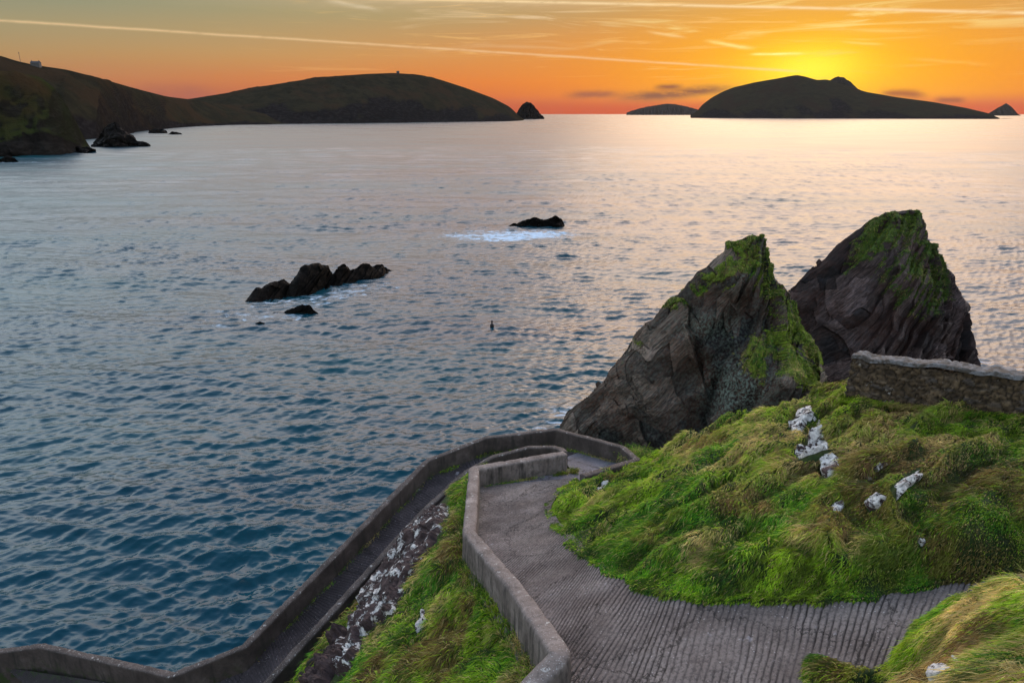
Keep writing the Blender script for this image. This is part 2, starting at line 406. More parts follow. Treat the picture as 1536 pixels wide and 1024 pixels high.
def loft_path(name, A, B, mat, label, step=.115, groove=.034, curve=True, dz=0.0, jag=0.0, seed=0):
    """strip between outer edge A and inner edge B (equal counts); real grooves across it"""
    A = np.asarray(A, float); B = np.asarray(B, float); C = (A+B)/2
    d = np.r_[0, np.cumsum(np.linalg.norm(np.diff(C, axis=0), axis=1))]
    ng = int(d[-1]/step); sub = 8; n = ng*sub+1
    s = np.linspace(0, d[-1], n)
    def sm(P):
        Q = np.stack([np.interp(s, d, P[:, k]) for k in range(3)], 1)
        if curve:
            w = int(sub*3.5)*2+1; ker = np.hanning(w+2)[1:-1]; ker /= ker.sum()
            pad = np.concatenate([2*Q[0]-Q[1:w//2+1][::-1], Q, 2*Q[-1]-Q[-w//2:-1][::-1]])
            Q = np.stack([np.convolve(pad[:, k], ker, 'valid')[:n] for k in range(3)], 1)
        return Q
    a, b = sm(A), sm(B); nv = 34
    v = np.linspace(0, 1, nv)
    P = a[:, None]*(1-v[None, :, None])+b[:, None]*v[None, :, None]
    ph = s[:, None]/(d[-1]/ng) + .16*vnoise(P[..., 0]*.6, P[..., 1]*1.1, 0, 3+seed) + .13*vnoise(P[..., 0]*6, P[..., 1]*6, 0, 5)
    fr = ph-np.floor(ph); g = np.exp(-((fr-.5)/.12)**2)
    gid = np.floor(ph)
    amp = .65+.35*_h(gid, gid*0, gid*0, 9) ; amp = amp*(.5+.6*sstep(-.5, .3, vnoise(P[..., 0]*1.7, P[..., 1]*1.7, 0, 8)))
    g = g*amp if groove > 0 else g*0
    P[..., 2] += dz - g*groove + .012*fbm(P[..., 0]*2.5, P[..., 1]*2.5, 0, 3, 6) + .006*vnoise(P[..., 0]*18, P[..., 1]*18, 0, 12)
    P[..., 2] += (fr-.5)*.012*(groove > 0)
    edge = np.maximum(sstep(.12, 0, v), sstep(.86, 1, v))[None]*np.ones((n, 1))
    o = new_mesh(name, P.reshape(-1, 3), grid_faces(n, nv), mat, attrs={'groove': g, 'edge': edge})
    tag(o, label=label, kind='structure')
    return P
def drop(P, h): Q = np.array(P, float); Q[..., 2] -= h; return Q
# upper path sections (outer side A, hill side B)
A_up = [(1600, 1000, 7.3), (1430, 1040, 7.7), (1300, 1090, 8.1), (1180, 1130, 8.4), (1060, 1150, 8.75), (930, 1120, 9.05), (842, 1015, 9.35)]
A_up = [at_drop(*p) for p in A_up]
w2b = drop(W2_top, WH)
A_up += [w2b[3]*.25+w2b[2]*.75, w2b[3], w2b[3]*.5+w2b[4]*.5, w2b[4], w2b[4]*.6+w2b[5]*.4, w2b[5]]
B_up = [(1700, 840, 7.3), (1500, 866, 7.75), (1380, 886, 8.1), (1240, 902, 8.45), (1120, 905, 8.75), (1010, 899, 9.05), (945, 878, 9.45), (905, 862, 9.8), (862, 832, 10.35), (826, 795, 11.1), (812, 770, 11.7), (835, 735, 12.5), (866, 716, 13.0)]
B_up = np.array([at_drop(*p) for p in B_up])
A_up = np.array(A_up)
B_ext = B_up+(B_up-A_up)/np.linalg.norm((B_up-A_up)[:, :2], axis=1)[:, None]*.5
B_ext[:, 2] = B_up[:, 2]; B_ext[-1] = B_up[-1]; B_ext[-2] = (B_ext[-2]+B_up[-2])/2
PU = loft_path('upper_path', A_up, B_ext, M_path, 'ribbed grey concrete path curving down round the grassy hill')
w1b = drop(W1_top, WH); w3b = W3_top.copy()
tip = w2b[6]
def pt(px, py, D): return at_drop(px, py, D)
end1 = w1b[11]
LA = [w2b[5], w2b[5]*.5+tip*.5, tip, tip+np.array([.25, .3, -.1]), tip+np.array([.2, .9, -.25]), tip+np.array([-.3, 1.5, -.45])]
LB = [B_up[-1], B_up[-1]*.5+end1*.5, end1, w1b[10]+np.array([0, 0, -.05]), w1b[9]+np.array([0, 0, -.0]), w1b[9]*.4+w1b[8]*.6]
LA = np.array(LA); LB = np.array(LB)
PL = loft_path('landing', LA, LB, M_land, 'smooth pale concrete landing inside the hairpin bend', groove=0, curve=False, dz=-.004)
# lower ramp
RA = [LA[-1], W3_top[3], W3_top[4], W3_top[5], W3_top[6], W3_top[7], W3_top[8], W3_top[9], W3_top[10]]
RB = [LB[-1], w1b[8], w1b[7], w1b[6], w1b[6]*.45+w1b[5]*.55, w1b[5]*.8+w1b[4]*.2, w1b[4]*.75+w1b[5]*.25, w1b[3], w1b[1]]
RA = np.array(RA); RB = np.array(RB); RA[1:, 2] = RB[1:, 2]
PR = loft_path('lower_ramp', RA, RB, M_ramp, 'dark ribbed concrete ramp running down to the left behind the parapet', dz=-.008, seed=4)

def sweep_wall(P, half, depth, mat, name, parent=None, endcap=True, capr=.10, step=.07, lean=0.0, jit=.007):
    """concrete parapet: centreline of the top P, rounded coping, body reaching depth below"""
    P = np.asarray(P, float)
    Q = [P[0]]; 
    for i in range(1, len(P)-1):                       # keep corners crisp but mitred
        for t in (-.06, .06):
            a = P[i-1]-P[i] if t < 0 else P[i+1]-P[i]; L = np.linalg.norm(a)
            Q.append(P[i]+a/L*min(abs(t), L*.3))
    Q.append(P[-1]); C, s = resample(np.array(Q), step)
    T = np.gradient(C, axis=0); T[:, 2] = 0; T /= np.linalg.norm(T, axis=1, keepdims=True)
    N = np.stack([-T[:, 1], T[:, 0], T[:, 2]*0], 1)
    w = half; r = capr
    prof = [(-w-.03, -depth), (-w-.02, -depth*.5), (-w-.005, -.45), (-w, -.22), (-w, -r)]
    for a in np.linspace(165, 15, 9):
        ca, sa = math.cos(math.radians(a)), math.sin(math.radians(a)); prof.append((w*math.copysign(abs(ca)**.55, ca), -r+r*abs(sa)**.55))
    prof += [(w, -r), (w, -.22), (w+.005, -.45), (w+.02, -depth*.5), (w+.03, -depth)]
    prof = np.array(prof)
    V = C[:, None]+N[:, None]*prof[None, :, :1]+np.array([0, 0, 1.])*prof[None, :, 1:]
    q = V.reshape(-1, 3)
    dn = fbm(q[:, 0]*2, q[:, 1]*2, q[:, 2]*2, 4, 77)*jit*2+fbm(q[:, 0]*9, q[:, 1]*9, q[:, 2]*9, 2, 78)*jit
    jn = np.abs((s % 2.9)-1.45) < .036; dn = dn-np.repeat(jn*.022, len(prof))
    chip = vnoise(q[:, 0]*5, q[:, 1]*5, q[:, 2]*5, 79); dn = dn-.018*sstep(.6, .8, chip)
    sg = np.sign(prof[:, 0])[None].repeat(len(C), 0).reshape(-1, 1)
    q = q+np.repeat(N, len(prof), 0)*sg*dn[:, None]; q[:, 2] += dn*.7
    F = grid_faces(len(C), len(prof))
    k = len(prof); caps = []
    low = sstep(-.45, -.8, prof[:, 1])[None].repeat(len(C), 0).ravel()
    Fs = [F]
    c0 = len(q); q = np.vstack([q, C[0]+[0, 0, -depth*.5], C[-1]+[0, 0, -depth*.5]])
    Fs.append(np.array([[c0, i, i+1] for i in range(k-1)])); b = (len(C)-1)*k
    Fs.append(np.array([[c0+1, b+i+1, b+i] for i in range(k-1)]))
    return new_mesh(name, q, Fs, mat, parent, attrs={'low': np.r_[low, 0, 0]})
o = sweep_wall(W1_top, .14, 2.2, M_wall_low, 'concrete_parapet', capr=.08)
tag(o, 'long outer concrete parapet above the sea, running from the bottom left corner round the hairpin', 'wall', 'concrete parapets of the pier path')
o = sweep_wall(W2_top, .19, 1.9, M_wall, 'concrete_parapet', capr=.14)
tag(o, 'pale rounded concrete parapet along the left edge of the upper path', 'wall', 'concrete parapets of the pier path')
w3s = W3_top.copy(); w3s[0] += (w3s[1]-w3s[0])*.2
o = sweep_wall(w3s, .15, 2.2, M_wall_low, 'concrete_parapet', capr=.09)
tag(o, 'low inner concrete parapet between the dark lower ramp and the rocky grass slope', 'wall', 'concrete parapets of the pier path')

# ------------------------------------------------------------------ hill terrain on the right (one height field incl. the near mound)
pathpoly = np.concatenate([A_up[:, :2], B_up[::-1, :2]])
ctrl = [B_up[i] + np.array([0, 0, .03]) for i in range(len(B_up))]
for p in [(900, 790, 10.4), (985, 703, 12.3), (1003, 674, 12.1), (884, 724, 12.85), (915, 716, 13.0), (958, 702, 13.3), (940, 738, 11.5), (965, 830, 9.35), (1020, 820, 8.75), (1040, 740, 8.95), (1060, 641, 10.7), (1120, 629, 9.7), (1180, 613, 8.95), (1150, 700, 8.35), (1150, 790, 8.2), (1235, 592, 8.25), (1270, 597, 7.7), (1235, 700, 7.85),
          (1300, 700, 7.5), (1270, 800, 7.8), (1400, 622, 7.4), (1536, 648, 7.1), (1450, 740, 7.05), (1350, 760, 7.35), (1420, 810, 7.4), (1480, 820, 7.35), (1650, 660, 6.7), (1640, 780, 6.9), (1390, 860, 7.95), (1120, 850, 8.4), (1250, 860, 8.15)]:
    ctrl.append(at_drop(*p))
for p in [(1150, 1036, 8.40), (1200, 1022, 8.24), (1250, 1022, 8.1), (1300, 1010, 8.05), (1335, 995, 8.1), (1360, 955, 8.15), (1365, 1010, 7.7), (1380, 985, 7.35), (1402, 948, 7.1), (1430, 918, 7.0), (1475, 890, 6.95), (1536, 868, 6.85), (1440, 960, 6.1), (1400, 1010, 6.3), (1530, 900, 6.2), (1560, 1000, 5.3), (1480, 1040, 5.4), (1650, 880, 6.0), (1320, 1080, 7.9), (1200, 1050, 8.4), (1420, 1100, 5.6), (1100, 1150, 8.6)]:
    ctrl.append(at_drop(*p))
# the mound's back shoulder falls again to the path behind it
ctrl.append(at_drop(1700, 1100, 4.6))
H = TPS(ctrl, .004)
Sil = at_drop(*np.array([(905, 700, 13.3), (966, 696, 13.3), (1003, 673, 12.1), (1060, 641, 10.6), (1120, 629, 9.6), (1180, 613, 8.9), (1235, 592, 8.2), (1262, 583, 7.9)]).T)
wallA = at_drop(1272, 597, 7.7); wallB = at_drop(1536, 640, 7.2); wd = (wallB-wallA); wd /= np.linalg.norm(wd); wallC = wallA+wd*9.0
back = np.array([wallA[:2]+[.1, 1.6], wallC[:2]+[1, 2.2], wallC[:2]+[12, 2]])
SilXY = np.concatenate([Sil[:, :2], back])
xs = np.arange(.3, 24, .075); ys = np.arange(3.0, 36, .075)
X, Y = np.meshgrid(xs, ys, indexing='ij')
Zt = H(np.clip(X, -1, 17), np.clip(Y, 4, 27))
inside_poly = np.concatenate([SilXY, [[26, 0], [-3, 0], [-3, 15], Sil[0, :2]+[-1, -1]]])
ins = in_poly(X, Y, inside_poly)
dS, tS = poly_dist(X, Y, SilXY)
k = np.clip(tS, 0, len(SilXY)-1.001); ki = k.astype(int); kf = (k-ki)[..., None]
nearest = SilXY[ki]*(1-kf)+SilXY[np.minimum(ki+1, len(SilXY)-1)]*kf
Zn = H(np.clip(nearest[..., 0], -1, 17), nearest[..., 1])
dd = dS+.0
cliff = Zn-(.35*dd+.75*dd**2)
cliff = np.where(dd > 3, Zn-(.35*3+.75*9)-(dd-3)*4.2, cliff)
cliff += fbm(X*.7, Y*.7, 0, 4, 51)*np.clip(dd, 0, 2)*.8
Zt = np.where(ins, Zt, cliff)
def draped(X, Y, crest=False):
    # long tussock ridges combed towards the lower left, and broad hummocks
    wx = fbm(X*.5, Y*.5, 0, 3, 61)*.9; wy = fbm(X*.5+7, Y*.5, 0, 3, 62)*.9
    a = (X*.42-Y*.90)+wx*.8; b = (-X*.90-Y*.42)+wy*.8
    r = 1-np.abs(vnoise(a*1.55, b*.45, 0, 63)); r2 = 1-np.abs(vnoise(a*2.6, b*.9, 0, 64))
    if crest: return r**3*.65+r2**2*.35
    return .40*(r**2.2-.4)+.12*(r2**2-.45)+.10*fbm(X*2.6, Y*2.6, 0, 4, 65)+.18*fbm(X*.9, Y*.9, 0, 2, 66)
d_up = draped(X, Y)
# path trough
PA = A_up[:, :2]; PB = B_up[:, :2]
dB, tB = poly_dist(X, Y, PB); inP = in_poly(X, Y, np.concatenate([PA, PB[::-1]]))
dA, tA = poly_dist(X, Y, PA)
zpath = np.interp(tB, np.arange(len(B_up)), B_up[:, 2])
zpathA = np.interp(tA, np.arange(len(A_up)), A_up[:, 2])
zpath = np.where(inP, np.minimum((zpath*dA+zpathA*dB)/(dA+dB+1e-6), zpath+9), zpath)
jag = .16*fbm(X*2.2, Y*2.2, 0, 3, 71)
side = np.where(inP, -dB, dB)+jag
hillside = (Y > np.interp(X, [2, 5, 8, 12], [9, 9.4, 8.9, 8.6]))
# hill side blending
fade = sstep(.0, .9, side)
Zh = Zt+d_up*sstep(0, .8, side)*np.where(ins, 1, np.exp(-dd*.2))+.10*sstep(.0, .25, side)
Zmix = np.where(side < .0, zpath-.2, Zh*fade+(np.maximum(zpath, Zh-.3*(1-fade))+.05)*(1-fade))
# near mound: everything beyond the outer edge of the path on the near side
sideA = np.where(in_poly(X, Y, np.concatenate([PA[:6], PB[:6][::-1]])), -dA, dA)
mnd = (~hillside)
A_in = H(X, Y)+d_up*.8*sstep(5.0, 6.2, X)-.5*sstep(5.0, 3.8, X)+.02
mfront = A_in-np.interp(tA, np.arange(len(A_up)), A_up[:, 2])
Zm = np.where((A_in > zpath+.06) & (X > 3.9), A_in, zpath-.32)
Zf = np.where(mnd, Zm, Zmix)
wnear = sstep(0, 1, (Y-np.interp(X, [2, 5, 8, 12], [9, 9.4, 8.9, 8.6])))
Zf = np.where(mnd & (X < 3.2), zpath-.25, Zf)
Vh = np.stack([X, Y, Zf], -1).reshape(-1, 3)
Fh = grid_faces(len(xs), len(ys))
# trim: left of the wall / beyond the hairpin is not this hill
keepv = ((Zf > -3) & ~((X < 4.9) & (Y > 24.6)) & ~((X < 2.6) & (Y > 22.5)) & ~((X < A_up[-1, 0]+1.6) & (Y > 17)) & ~((X < 1.0) & (Y > 12))).ravel()
# nothing of the hill may poke through landing or ramp
land_poly = np.concatenate([LA[:, :2], LB[::-1, :2]])
inL = in_poly(X, Y, land_poly)
Vh[inL.ravel(), 2] = np.minimum(Vh[inL.ravel(), 2], LB[:, 2].min()-.3)
keepv &= ~(inP & (dA > .5) & (dB > .7) & (X < 3.9)).ravel()
Fh = Fh[keepv[Fh].all(1)]
Nh = vnormals(Vh, Fh)
rockh = np.clip(sstep(.62, .45, Nh[:, 2])*(~ins).ravel(), 0, 1)
o = new_mesh('hill', Vh, Fh, M_soil, attrs={'rock': rockh}); tag(o, 'steep grassy hill right of the path with hummocky turf', kind='structure')
bvh_hill = BVHTree.FromPolygons(Vh.tolist(), Fh.tolist())

# ------------------------------------------------------------------ slope between the upper path wall and the lower ramp
def offs(P, d):
    T = np.gradient(P, axis=0); T[:, 2] = 0; T /= np.linalg.norm(T, axis=1, keepdims=True)
    return P+np.stack([-T[:, 1], T[:, 0], T[:, 2]*0], 1)*d
U_, _ = resample(drop(W2_top[[5, 4, 3, 2, 1, 0]], 1.05), n=420)
L_, _ = resample(W3_top[[4, 5, 6, 7, 8, 9, 10]], n=420)
s_ = np.linspace(0, 1, 420)
U_[:, 2] -= .35*sstep(.15, .6, s_)
L_[:, 2] -= .22+.75*sstep(.1, .5, s_)
Nv = 320; v = np.linspace(0, 1, Nv)[None, :, None]
G = U_[:, None]*(1-v)+L_[:, None]*v
vv = v[..., 0]; sp = np.minimum(1, s_*3)[:, None]
bulge = np.sin(np.pi*vv**1.35)*sp
G[..., 2] += bulge*.85+.30*sp*sstep(.0, .06, vv)*sstep(.5, .1, vv)
nrm_ = np.array([-.62, -.15, .77])
n_a = fbm(G[..., 0]*.9, G[..., 1]*.9, G[..., 2]*.9, 4, 81)*.20+fbm(G[..., 0]*2.8, G[..., 1]*2.8, G[..., 2]*2.8, 3, 82)*.09
rg = 1-np.abs(vnoise(G[..., 1]*1.3+G[..., 0]*.3, G[..., 0]*.35-G[..., 2]*.3, 0, 83))
G += nrm_*((n_a+.18*(rg**2-.5))*sstep(0, .06, vv)*sstep(1, .93, vv)*sp)[..., None]
Vs = G.reshape(-1, 3); Fs_ = grid_faces(420, Nv)
Ns = vnormals(Vs, Fs_); 
if Ns[:, 2].mean() < 0: Fs_ = Fs_[:, ::-1].copy(); Ns = -Ns
spx, spy, sdep = to_px(Vs)
low_rock = sstep(0, 1, (vv*np.ones_like(s_)[:, None]-(.80+.14*fbm(G[..., 0]*.8, G[..., 1]*.8, 0, 3, 84)))/.06).ravel()
o = new_mesh('grass_slope', Vs, Fs_, M_soil, attrs={'rock': low_rock}); tag(o, 'steep grassy slope between the upper path wall and the lower ramp', kind='structure')
bvh_slope = BVHTree.FromPolygons(Vs.tolist(), Fs_.tolist())

# floor inside the median loop
med = np.concatenate([W2_top[5:7], W3_top[1:5]]); c = med.mean(0); c[2] = 40-13.9
q = np.vstack([c, drop(med, 1.1)]); n = len(med)
o = new_mesh('median_ground', q, np.array([[0, 1+i, 1+(i+1) % n] for i in range(n)]), M_soil, attrs={'rock': np.zeros(len(q))}); tag(o, kind='structure')

# cliff below the outer parapet
Wc, _ = resample(np.vstack([W1_top[:10], W1_top[10]+[1.0, .6, -.2], Sil[2]+[.6, 1.2, -.5]]), .35)
Tg = np.gradient(Wc, axis=0); Tg[:, 2] = 0; Tg /= np.linalg.norm(Tg, axis=1, keepdims=True); Nn = np.stack([-Tg[:, 1], Tg[:, 0], 0*Tg[:, 2]], 1)
ker = np.hanning(21); ker /= ker.sum(); Nn = np.stack([np.convolve(np.pad(Nn[:, k], 10, 'edge'), ker, 'valid') for k in range(3)], 1)
tv = np.linspace(0, 1, 90); off = -.02+7.5*tv**1.1; dr = 1.0+44*tv**.95
G = Wc[:, None]+Nn[:, None]*off[None, :, None]; G[..., 2] -= dr[None]
G[..., 2] = np.maximum(G[..., 2], -4)
am = (sstep(0, .12, tv)*1.6)[None]
dn = fbm(G[..., 0]*.35, G[..., 1]*.35, G[..., 2]*.35, 5, 91)*am
G += Nn[:, None]*dn[..., None]*.8
Fc = grid_faces(len(Wc), 90)
o = new_mesh('sea_cliff', G.reshape(-1, 3), Fc, M_cliff, attrs={'moss': np.zeros(G.size//3), 'lichen': np.zeros(G.size//3)+.2, 'layer': np.zeros(G.size//3)+.5}); tag(o, kind='structure')
print('terrain', time.time()-T0)

# ------------------------------------------------------------------ embedded rocks
def hit(bvh, px, py):
    r = raydir(px, py); h = bvh.ray_cast(Vector((0, 0, CAMZ)), Vector(r).normalized())
    return None if h[0] is None else (np.array(h[0]), np.array(h[1]))
rock_polys = []
def embedded(name, bvh, poly, mat, label, height=.12, facet=2.2, group=None, edge=.08, seed=0, res=.025, cat='rock', rough=.015, wobble=.03):
    pts = [hit(bvh, *p) for p in poly]; pts = [p for p in pts if p is not None]
    if len(pts) < 3: print('MISS', label); return
    P = np.array([p[0] for p in pts]); c = P.mean(0)
    u_, s__, vt = np.linalg.svd(P-c); n = vt[2]
    if n@(np.array([0, 0, CAMZ])-c) < 0: n = -n
    e1 = vt[0]; e2 = np.cross(n, e1)
    q = np.stack([(P-c)@e1, (P-c)@e2], 1)
    lo = q.min(0)-.15; hi = q.max(0)+.15
    nu = max(8, int((hi[0]-lo[0])/res)); nv = max(8, int((hi[1]-lo[1])/res))
    a, b = np.meshgrid(np.linspace(lo[0], hi[0], nu), np.linspace(lo[1], hi[1], nv), indexing='ij')
    wob = wobble*fbm(a*4+seed, b*4, seed, 3, 101+seed)
    d, _ = poly_dist(a, b, q, True); sd = np.where(in_poly(a, b, q), d, -d)+wob*min(1, (hi-lo).min())
    base = c+a[..., None]*e1+b[..., None]*e2
    hs = np.empty(a.shape)
    for i in range(nu):
        for j in range(nv):
            r = bvh.ray_cast(Vector(base[i, j]+n*1.2), Vector(-n), 3.0)
            hs[i, j] = 1.2-r[3] if r[0] is not None else 0
    ker = np.hanning(9); ker /= ker.sum()
    hs = np.apply_along_axis(lambda x: np.convolve(np.pad(x, 4, 'edge'), ker, 'valid'), 0, hs)
    hs = np.apply_along_axis(lambda x: np.convolve(np.pad(x, 4, 'edge'), ker, 'valid'), 1, hs)
    f1, f2, idv = cell(a*facet+seed*3.1, b*facet*1.4, 0, 111+seed)
    fac = (idv-.5)*.4*height+(f2-f1 < .07)*-.25*height
    h = hs+sstep(-.02, edge, sd)*(height+fac)-sstep(.03, -.12, sd)*.35+rough*fbm(a*6, b*6, seed, 4, 121)*.5
    V = base+n*h[..., None]
    F = grid_faces(nu, nv); k = (sd > -.14).ravel(); F = F[k[F].all(1)]
    used = np.unique(F); remap = np.zeros(nu*nv, int); remap[used] = np.arange(len(used))
    o = new_mesh(name, V.reshape(-1, 3)[used], remap[F], mat, smooth=False)
    tag(o, label, cat, group)
    rock_polys.append(np.array(poly, float))
    return o
GR = 'lichen covered rocks in the grassy hill'
RK = [
 ([(1184, 641), (1199, 620), (1220, 611), (1224, 628), (1207, 640), (1193, 650)], 'pale jagged rock high on the hill, nearest the left end of the field wall', .16),
 ([(1190, 685), (1212, 656), (1229, 638), (1238, 658), (1244, 668), (1243, 684), (1225, 688), (1208, 690)], 'largest white speckled rock, a triangular slab in the grass below the field wall', .20),
 ([(1231, 694), (1250, 678), (1266, 693), (1262, 708), (1243, 724), (1234, 712)], 'white kite-shaped slab just below the largest triangular rock', .20),
 ([(1306, 696), (1325, 689), (1332, 697), (1316, 710)], 'small white diamond of rock in the grass under the field wall', .12),
 ([(1291, 711), (1300, 712), (1311, 718), (1304, 726)], 'tiny white rock sliver left of and below the small white diamond', .10),
 ([(1338, 730), (1352, 718), (1380, 703), (1379, 720), (1358, 736), (1345, 750)], 'long slanting pale rock beside a dark hollow in the turf', .18),
 ([(1298, 757), (1308, 748), (1320, 740), (1332, 746), (1318, 762), (1304, 767)], 'broken white rock below the long slanting pale rock', .14),
 ([(1247, 757), (1260, 752), (1270, 754), (1262, 768), (1252, 766)], 'small blotchy white rock lowest and leftmost of the hill rocks', .12),
 ([(1374, 808), (1384, 806), (1390, 816), (1382, 822)], 'tiny pale stone in the dark turf just above the path', .10),
 ([(895, 734), (902, 724), (914, 721), (910, 730), (899, 738)], 'narrow white rock in the grass near the hairpin wall end', .10)]
for i, (pl, lb, hh) in enumerate(RK):
    embedded('hillside_rock', bvh_hill, pl, M_white, lb, hh*.85, seed=i, group=GR, res=.022, facet=2.2, edge=.05)
embedded('boulder', bvh_hill, [(1396, 1030), (1404, 1008), (1428, 1000), (1438, 1010), (1436, 1032)], M_grey, 'grey lichened boulder at the bottom edge in the tufted mound, left of a pair', .14, seed=21, group='boulders in the near mound', res=.02)
embedded('boulder', bvh_hill, [(1434, 998), (1443, 990), (1456, 998), (1454, 1012), (1440, 1016)], M_grey, 'small grey boulder on the near mound, right and upper of a pair', .14, seed=22, group='boulders in the near mound', res=.02)
embedded('rock_outcrop', bvh_slope, [(655, 748), (672, 757), (668, 785), (655, 815), (636, 838), (620, 866), (606, 892), (588, 920), (566, 938), (552, 955), (535, 990), (505, 1020), (500, 1000), (528, 955), (543, 915), (560, 875), (584, 843), (608, 812), (634, 784)], M_outcrop,
         'dark steep rock face spotted with white lichen beside the lower ramp',     .30, facet=.7, edge=.20, seed=31, res=.045, cat='rock outcrop', rough=.14, wobble=.12)
embedded('rock_outcrop', bvh_slope, [(452, 1040), (478, 1000), (500, 962), (516, 940), (532, 952), (524, 985), (503, 1012), (480, 1050)], mat_whiterock('damp_rock', .72, 3.6),
         'dark damp rock without lichen at the bottom of the slope, below the spotted face', .34, facet=1.2, edge=.2, seed=32, res=.05, cat='rock outcrop', rough=.3, wobble=.15)
embedded('slope_rock', bvh_slope, [(625, 938), (630, 918), (638, 912), (642, 930), (634, 945), (627, 955)], M_white, 'lone narrow white rock in the grass slope right of the dark outcrop', .14, seed=33, res=.03)
print('rocks', time.time()-T0)

# ------------------------------------------------------------------ grass
def in_rocks(px, py, shrink=0):
    r = np.zeros(px.shape, bool)
    for pl in rock_polys:
        c = pl.mean(0); r |= in_poly(px, py, c+(pl-c)*(1.14-shrink))
    return r
px, py, dep = to_px(Vh)
w = 1/np.clip(dep, 5, 40)**1.7
w = w*((px > -200) & (px < 1760) & (py < 1180) & (py > 400))*np.where((px > 1540) | (py > 1030), .25, 1)
sideflat = np.where(mnd.ravel(), np.where((A_in > zpath+.07).ravel(), 1., 0.), sstep(-.12, .04, side.ravel()))
w = w*sideflat*(~inL.ravel())*((Vh[:, 2] > 40-14.6))*np.where(ins.ravel(), 1, np.exp(-dd.ravel()*.9))
w = w*np.where((Nh[:, 1] > .5), .3, 1)*(.25+.75*sstep(-.55, -.1, fbm(Vh[:, 0]*2.6, Vh[:, 1]*2.6, 0, 3, 137)))
NB = 420000
R, nn = sample_surface(Vh, Fh, w, NB)
qx, qy, qd = to_px(R)
k = ~in_rocks(qx, qy); R, nn, qx, qy, qd = R[k], nn[k], qx[k], qy[k], qd[k]
dh = downhill(nn)
sw = fbm(R[:, 0]*.6, R[:, 1]*.6, 0, 3, 131)*1.3; wind = np.stack([-.80+0*sw, -.30+.55*sw, -.20+0*sw], 1)
comb = dh*.32+wind*1.0; comb -= nn*(comb*nn).sum(1, keepdims=True)*.8
cl = vnoise(R[:, 0]*4.5, R[:, 1]*4.5, 0, 133); cl2 = vnoise(R[:, 0]*4.5+40, R[:, 1]*4.5, 0, 134)
comb += np.stack([cl, cl2, 0*cl], 1)*.28+RNG.normal(size=comb.shape)*.22
comb /= np.linalg.norm(comb, axis=1, keepdims=True)
tall = sstep(-.5, .6, fbm(R[:, 0]*1.1, R[:, 1]*1.1, 0, 3, 135))
db, _ = poly_dist(R[:, 0], R[:, 1], PB)
near_edge = sstep(1.0, .15, db)
mound = (R[:, 1] < np.interp(R[:, 0], [2, 5, 8, 12], [9, 9.4, 8.9, 8.6]))
Ln = (.10+.19*tall)*(.6+.7*RNG.random(len(R)))*(1-.55*near_edge)*np.where(mound, np.where(qx < 1350, .5, 1.3), 1)
Wn = .006+.0007*qd
straw = np.where(mound, .55, .0)-.5*near_edge+.25*(qy < 700)+.25*sstep(1250, 1400, qx)*(~mound)*sstep(780, 700, qy)
straw = straw-.15*sstep(1100, 950, qx)
colr = grass_colour(R, straw, 1.0, warm=.05+.45*sstep(1050, 1350, qx)*(~mound)-.2*near_edge-.25*sstep(1150, 950, qx))
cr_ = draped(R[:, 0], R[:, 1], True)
k1 = (sstep(.50, .85, cr_)*.55*(.4+.6*RNG.random(len(R))))[:, None]; colr = colr*(1-k1)+np.array([.40, .46, .05])*k1  # lime crest tips, also painting the highlight along each ridge
k1 = (sstep(.32, .12, cr_)*.6)[:, None]; colr = colr*(1-k1)+np.array([.035, .055, .010])*k1  # dark thatch in hollows, also painting the shade between ridges
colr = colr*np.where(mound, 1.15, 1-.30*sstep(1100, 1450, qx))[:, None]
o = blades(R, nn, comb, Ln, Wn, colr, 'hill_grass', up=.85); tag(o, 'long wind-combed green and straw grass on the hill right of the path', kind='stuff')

sx, sy, sdp = to_px(Vs)
w = 1/np.clip(sdp, 5, 40)**1.6*((sx > -50) & (sy < 1150))*(1-low_rock*.85)*(sy > 640)
R, nn = sample_surface(Vs, Fs_, w, 170000)
qx, qy, qd = to_px(R); k = ~in_rocks(qx, qy); R, nn, qx, qy, qd = R[k], nn[k], qx[k], qy[k], qd[k]
dh = downhill(nn); cl = vnoise(R[:, 0]*3, R[:, 1]*3, R[:, 2]*3, 141); cl2 = vnoise(R[:, 0]*3+40, R[:, 1]*3, R[:, 2]*3, 142)
comb = dh*.85+np.stack([-.3+cl*.8, -.45+cl2*.8, 0*cl], 1)*.6; comb -= nn*(comb*nn).sum(1, keepdims=True)*.6; comb /= np.linalg.norm(comb, axis=1, keepdims=True)
Ln = (.16+.26*sstep(-.5, .6, fbm(R[:, 0], R[:, 1], R[:, 2], 3, 143)))*(.6+.7*RNG.random(len(R)))
o = blades(R, nn, comb, Ln, .006+.0007*qd, grass_colour(R, .22, 1.0, .22), 'slope_grass'); tag(o, 'tangled green and yellow grass on the slope between path and ramp', kind='stuff')

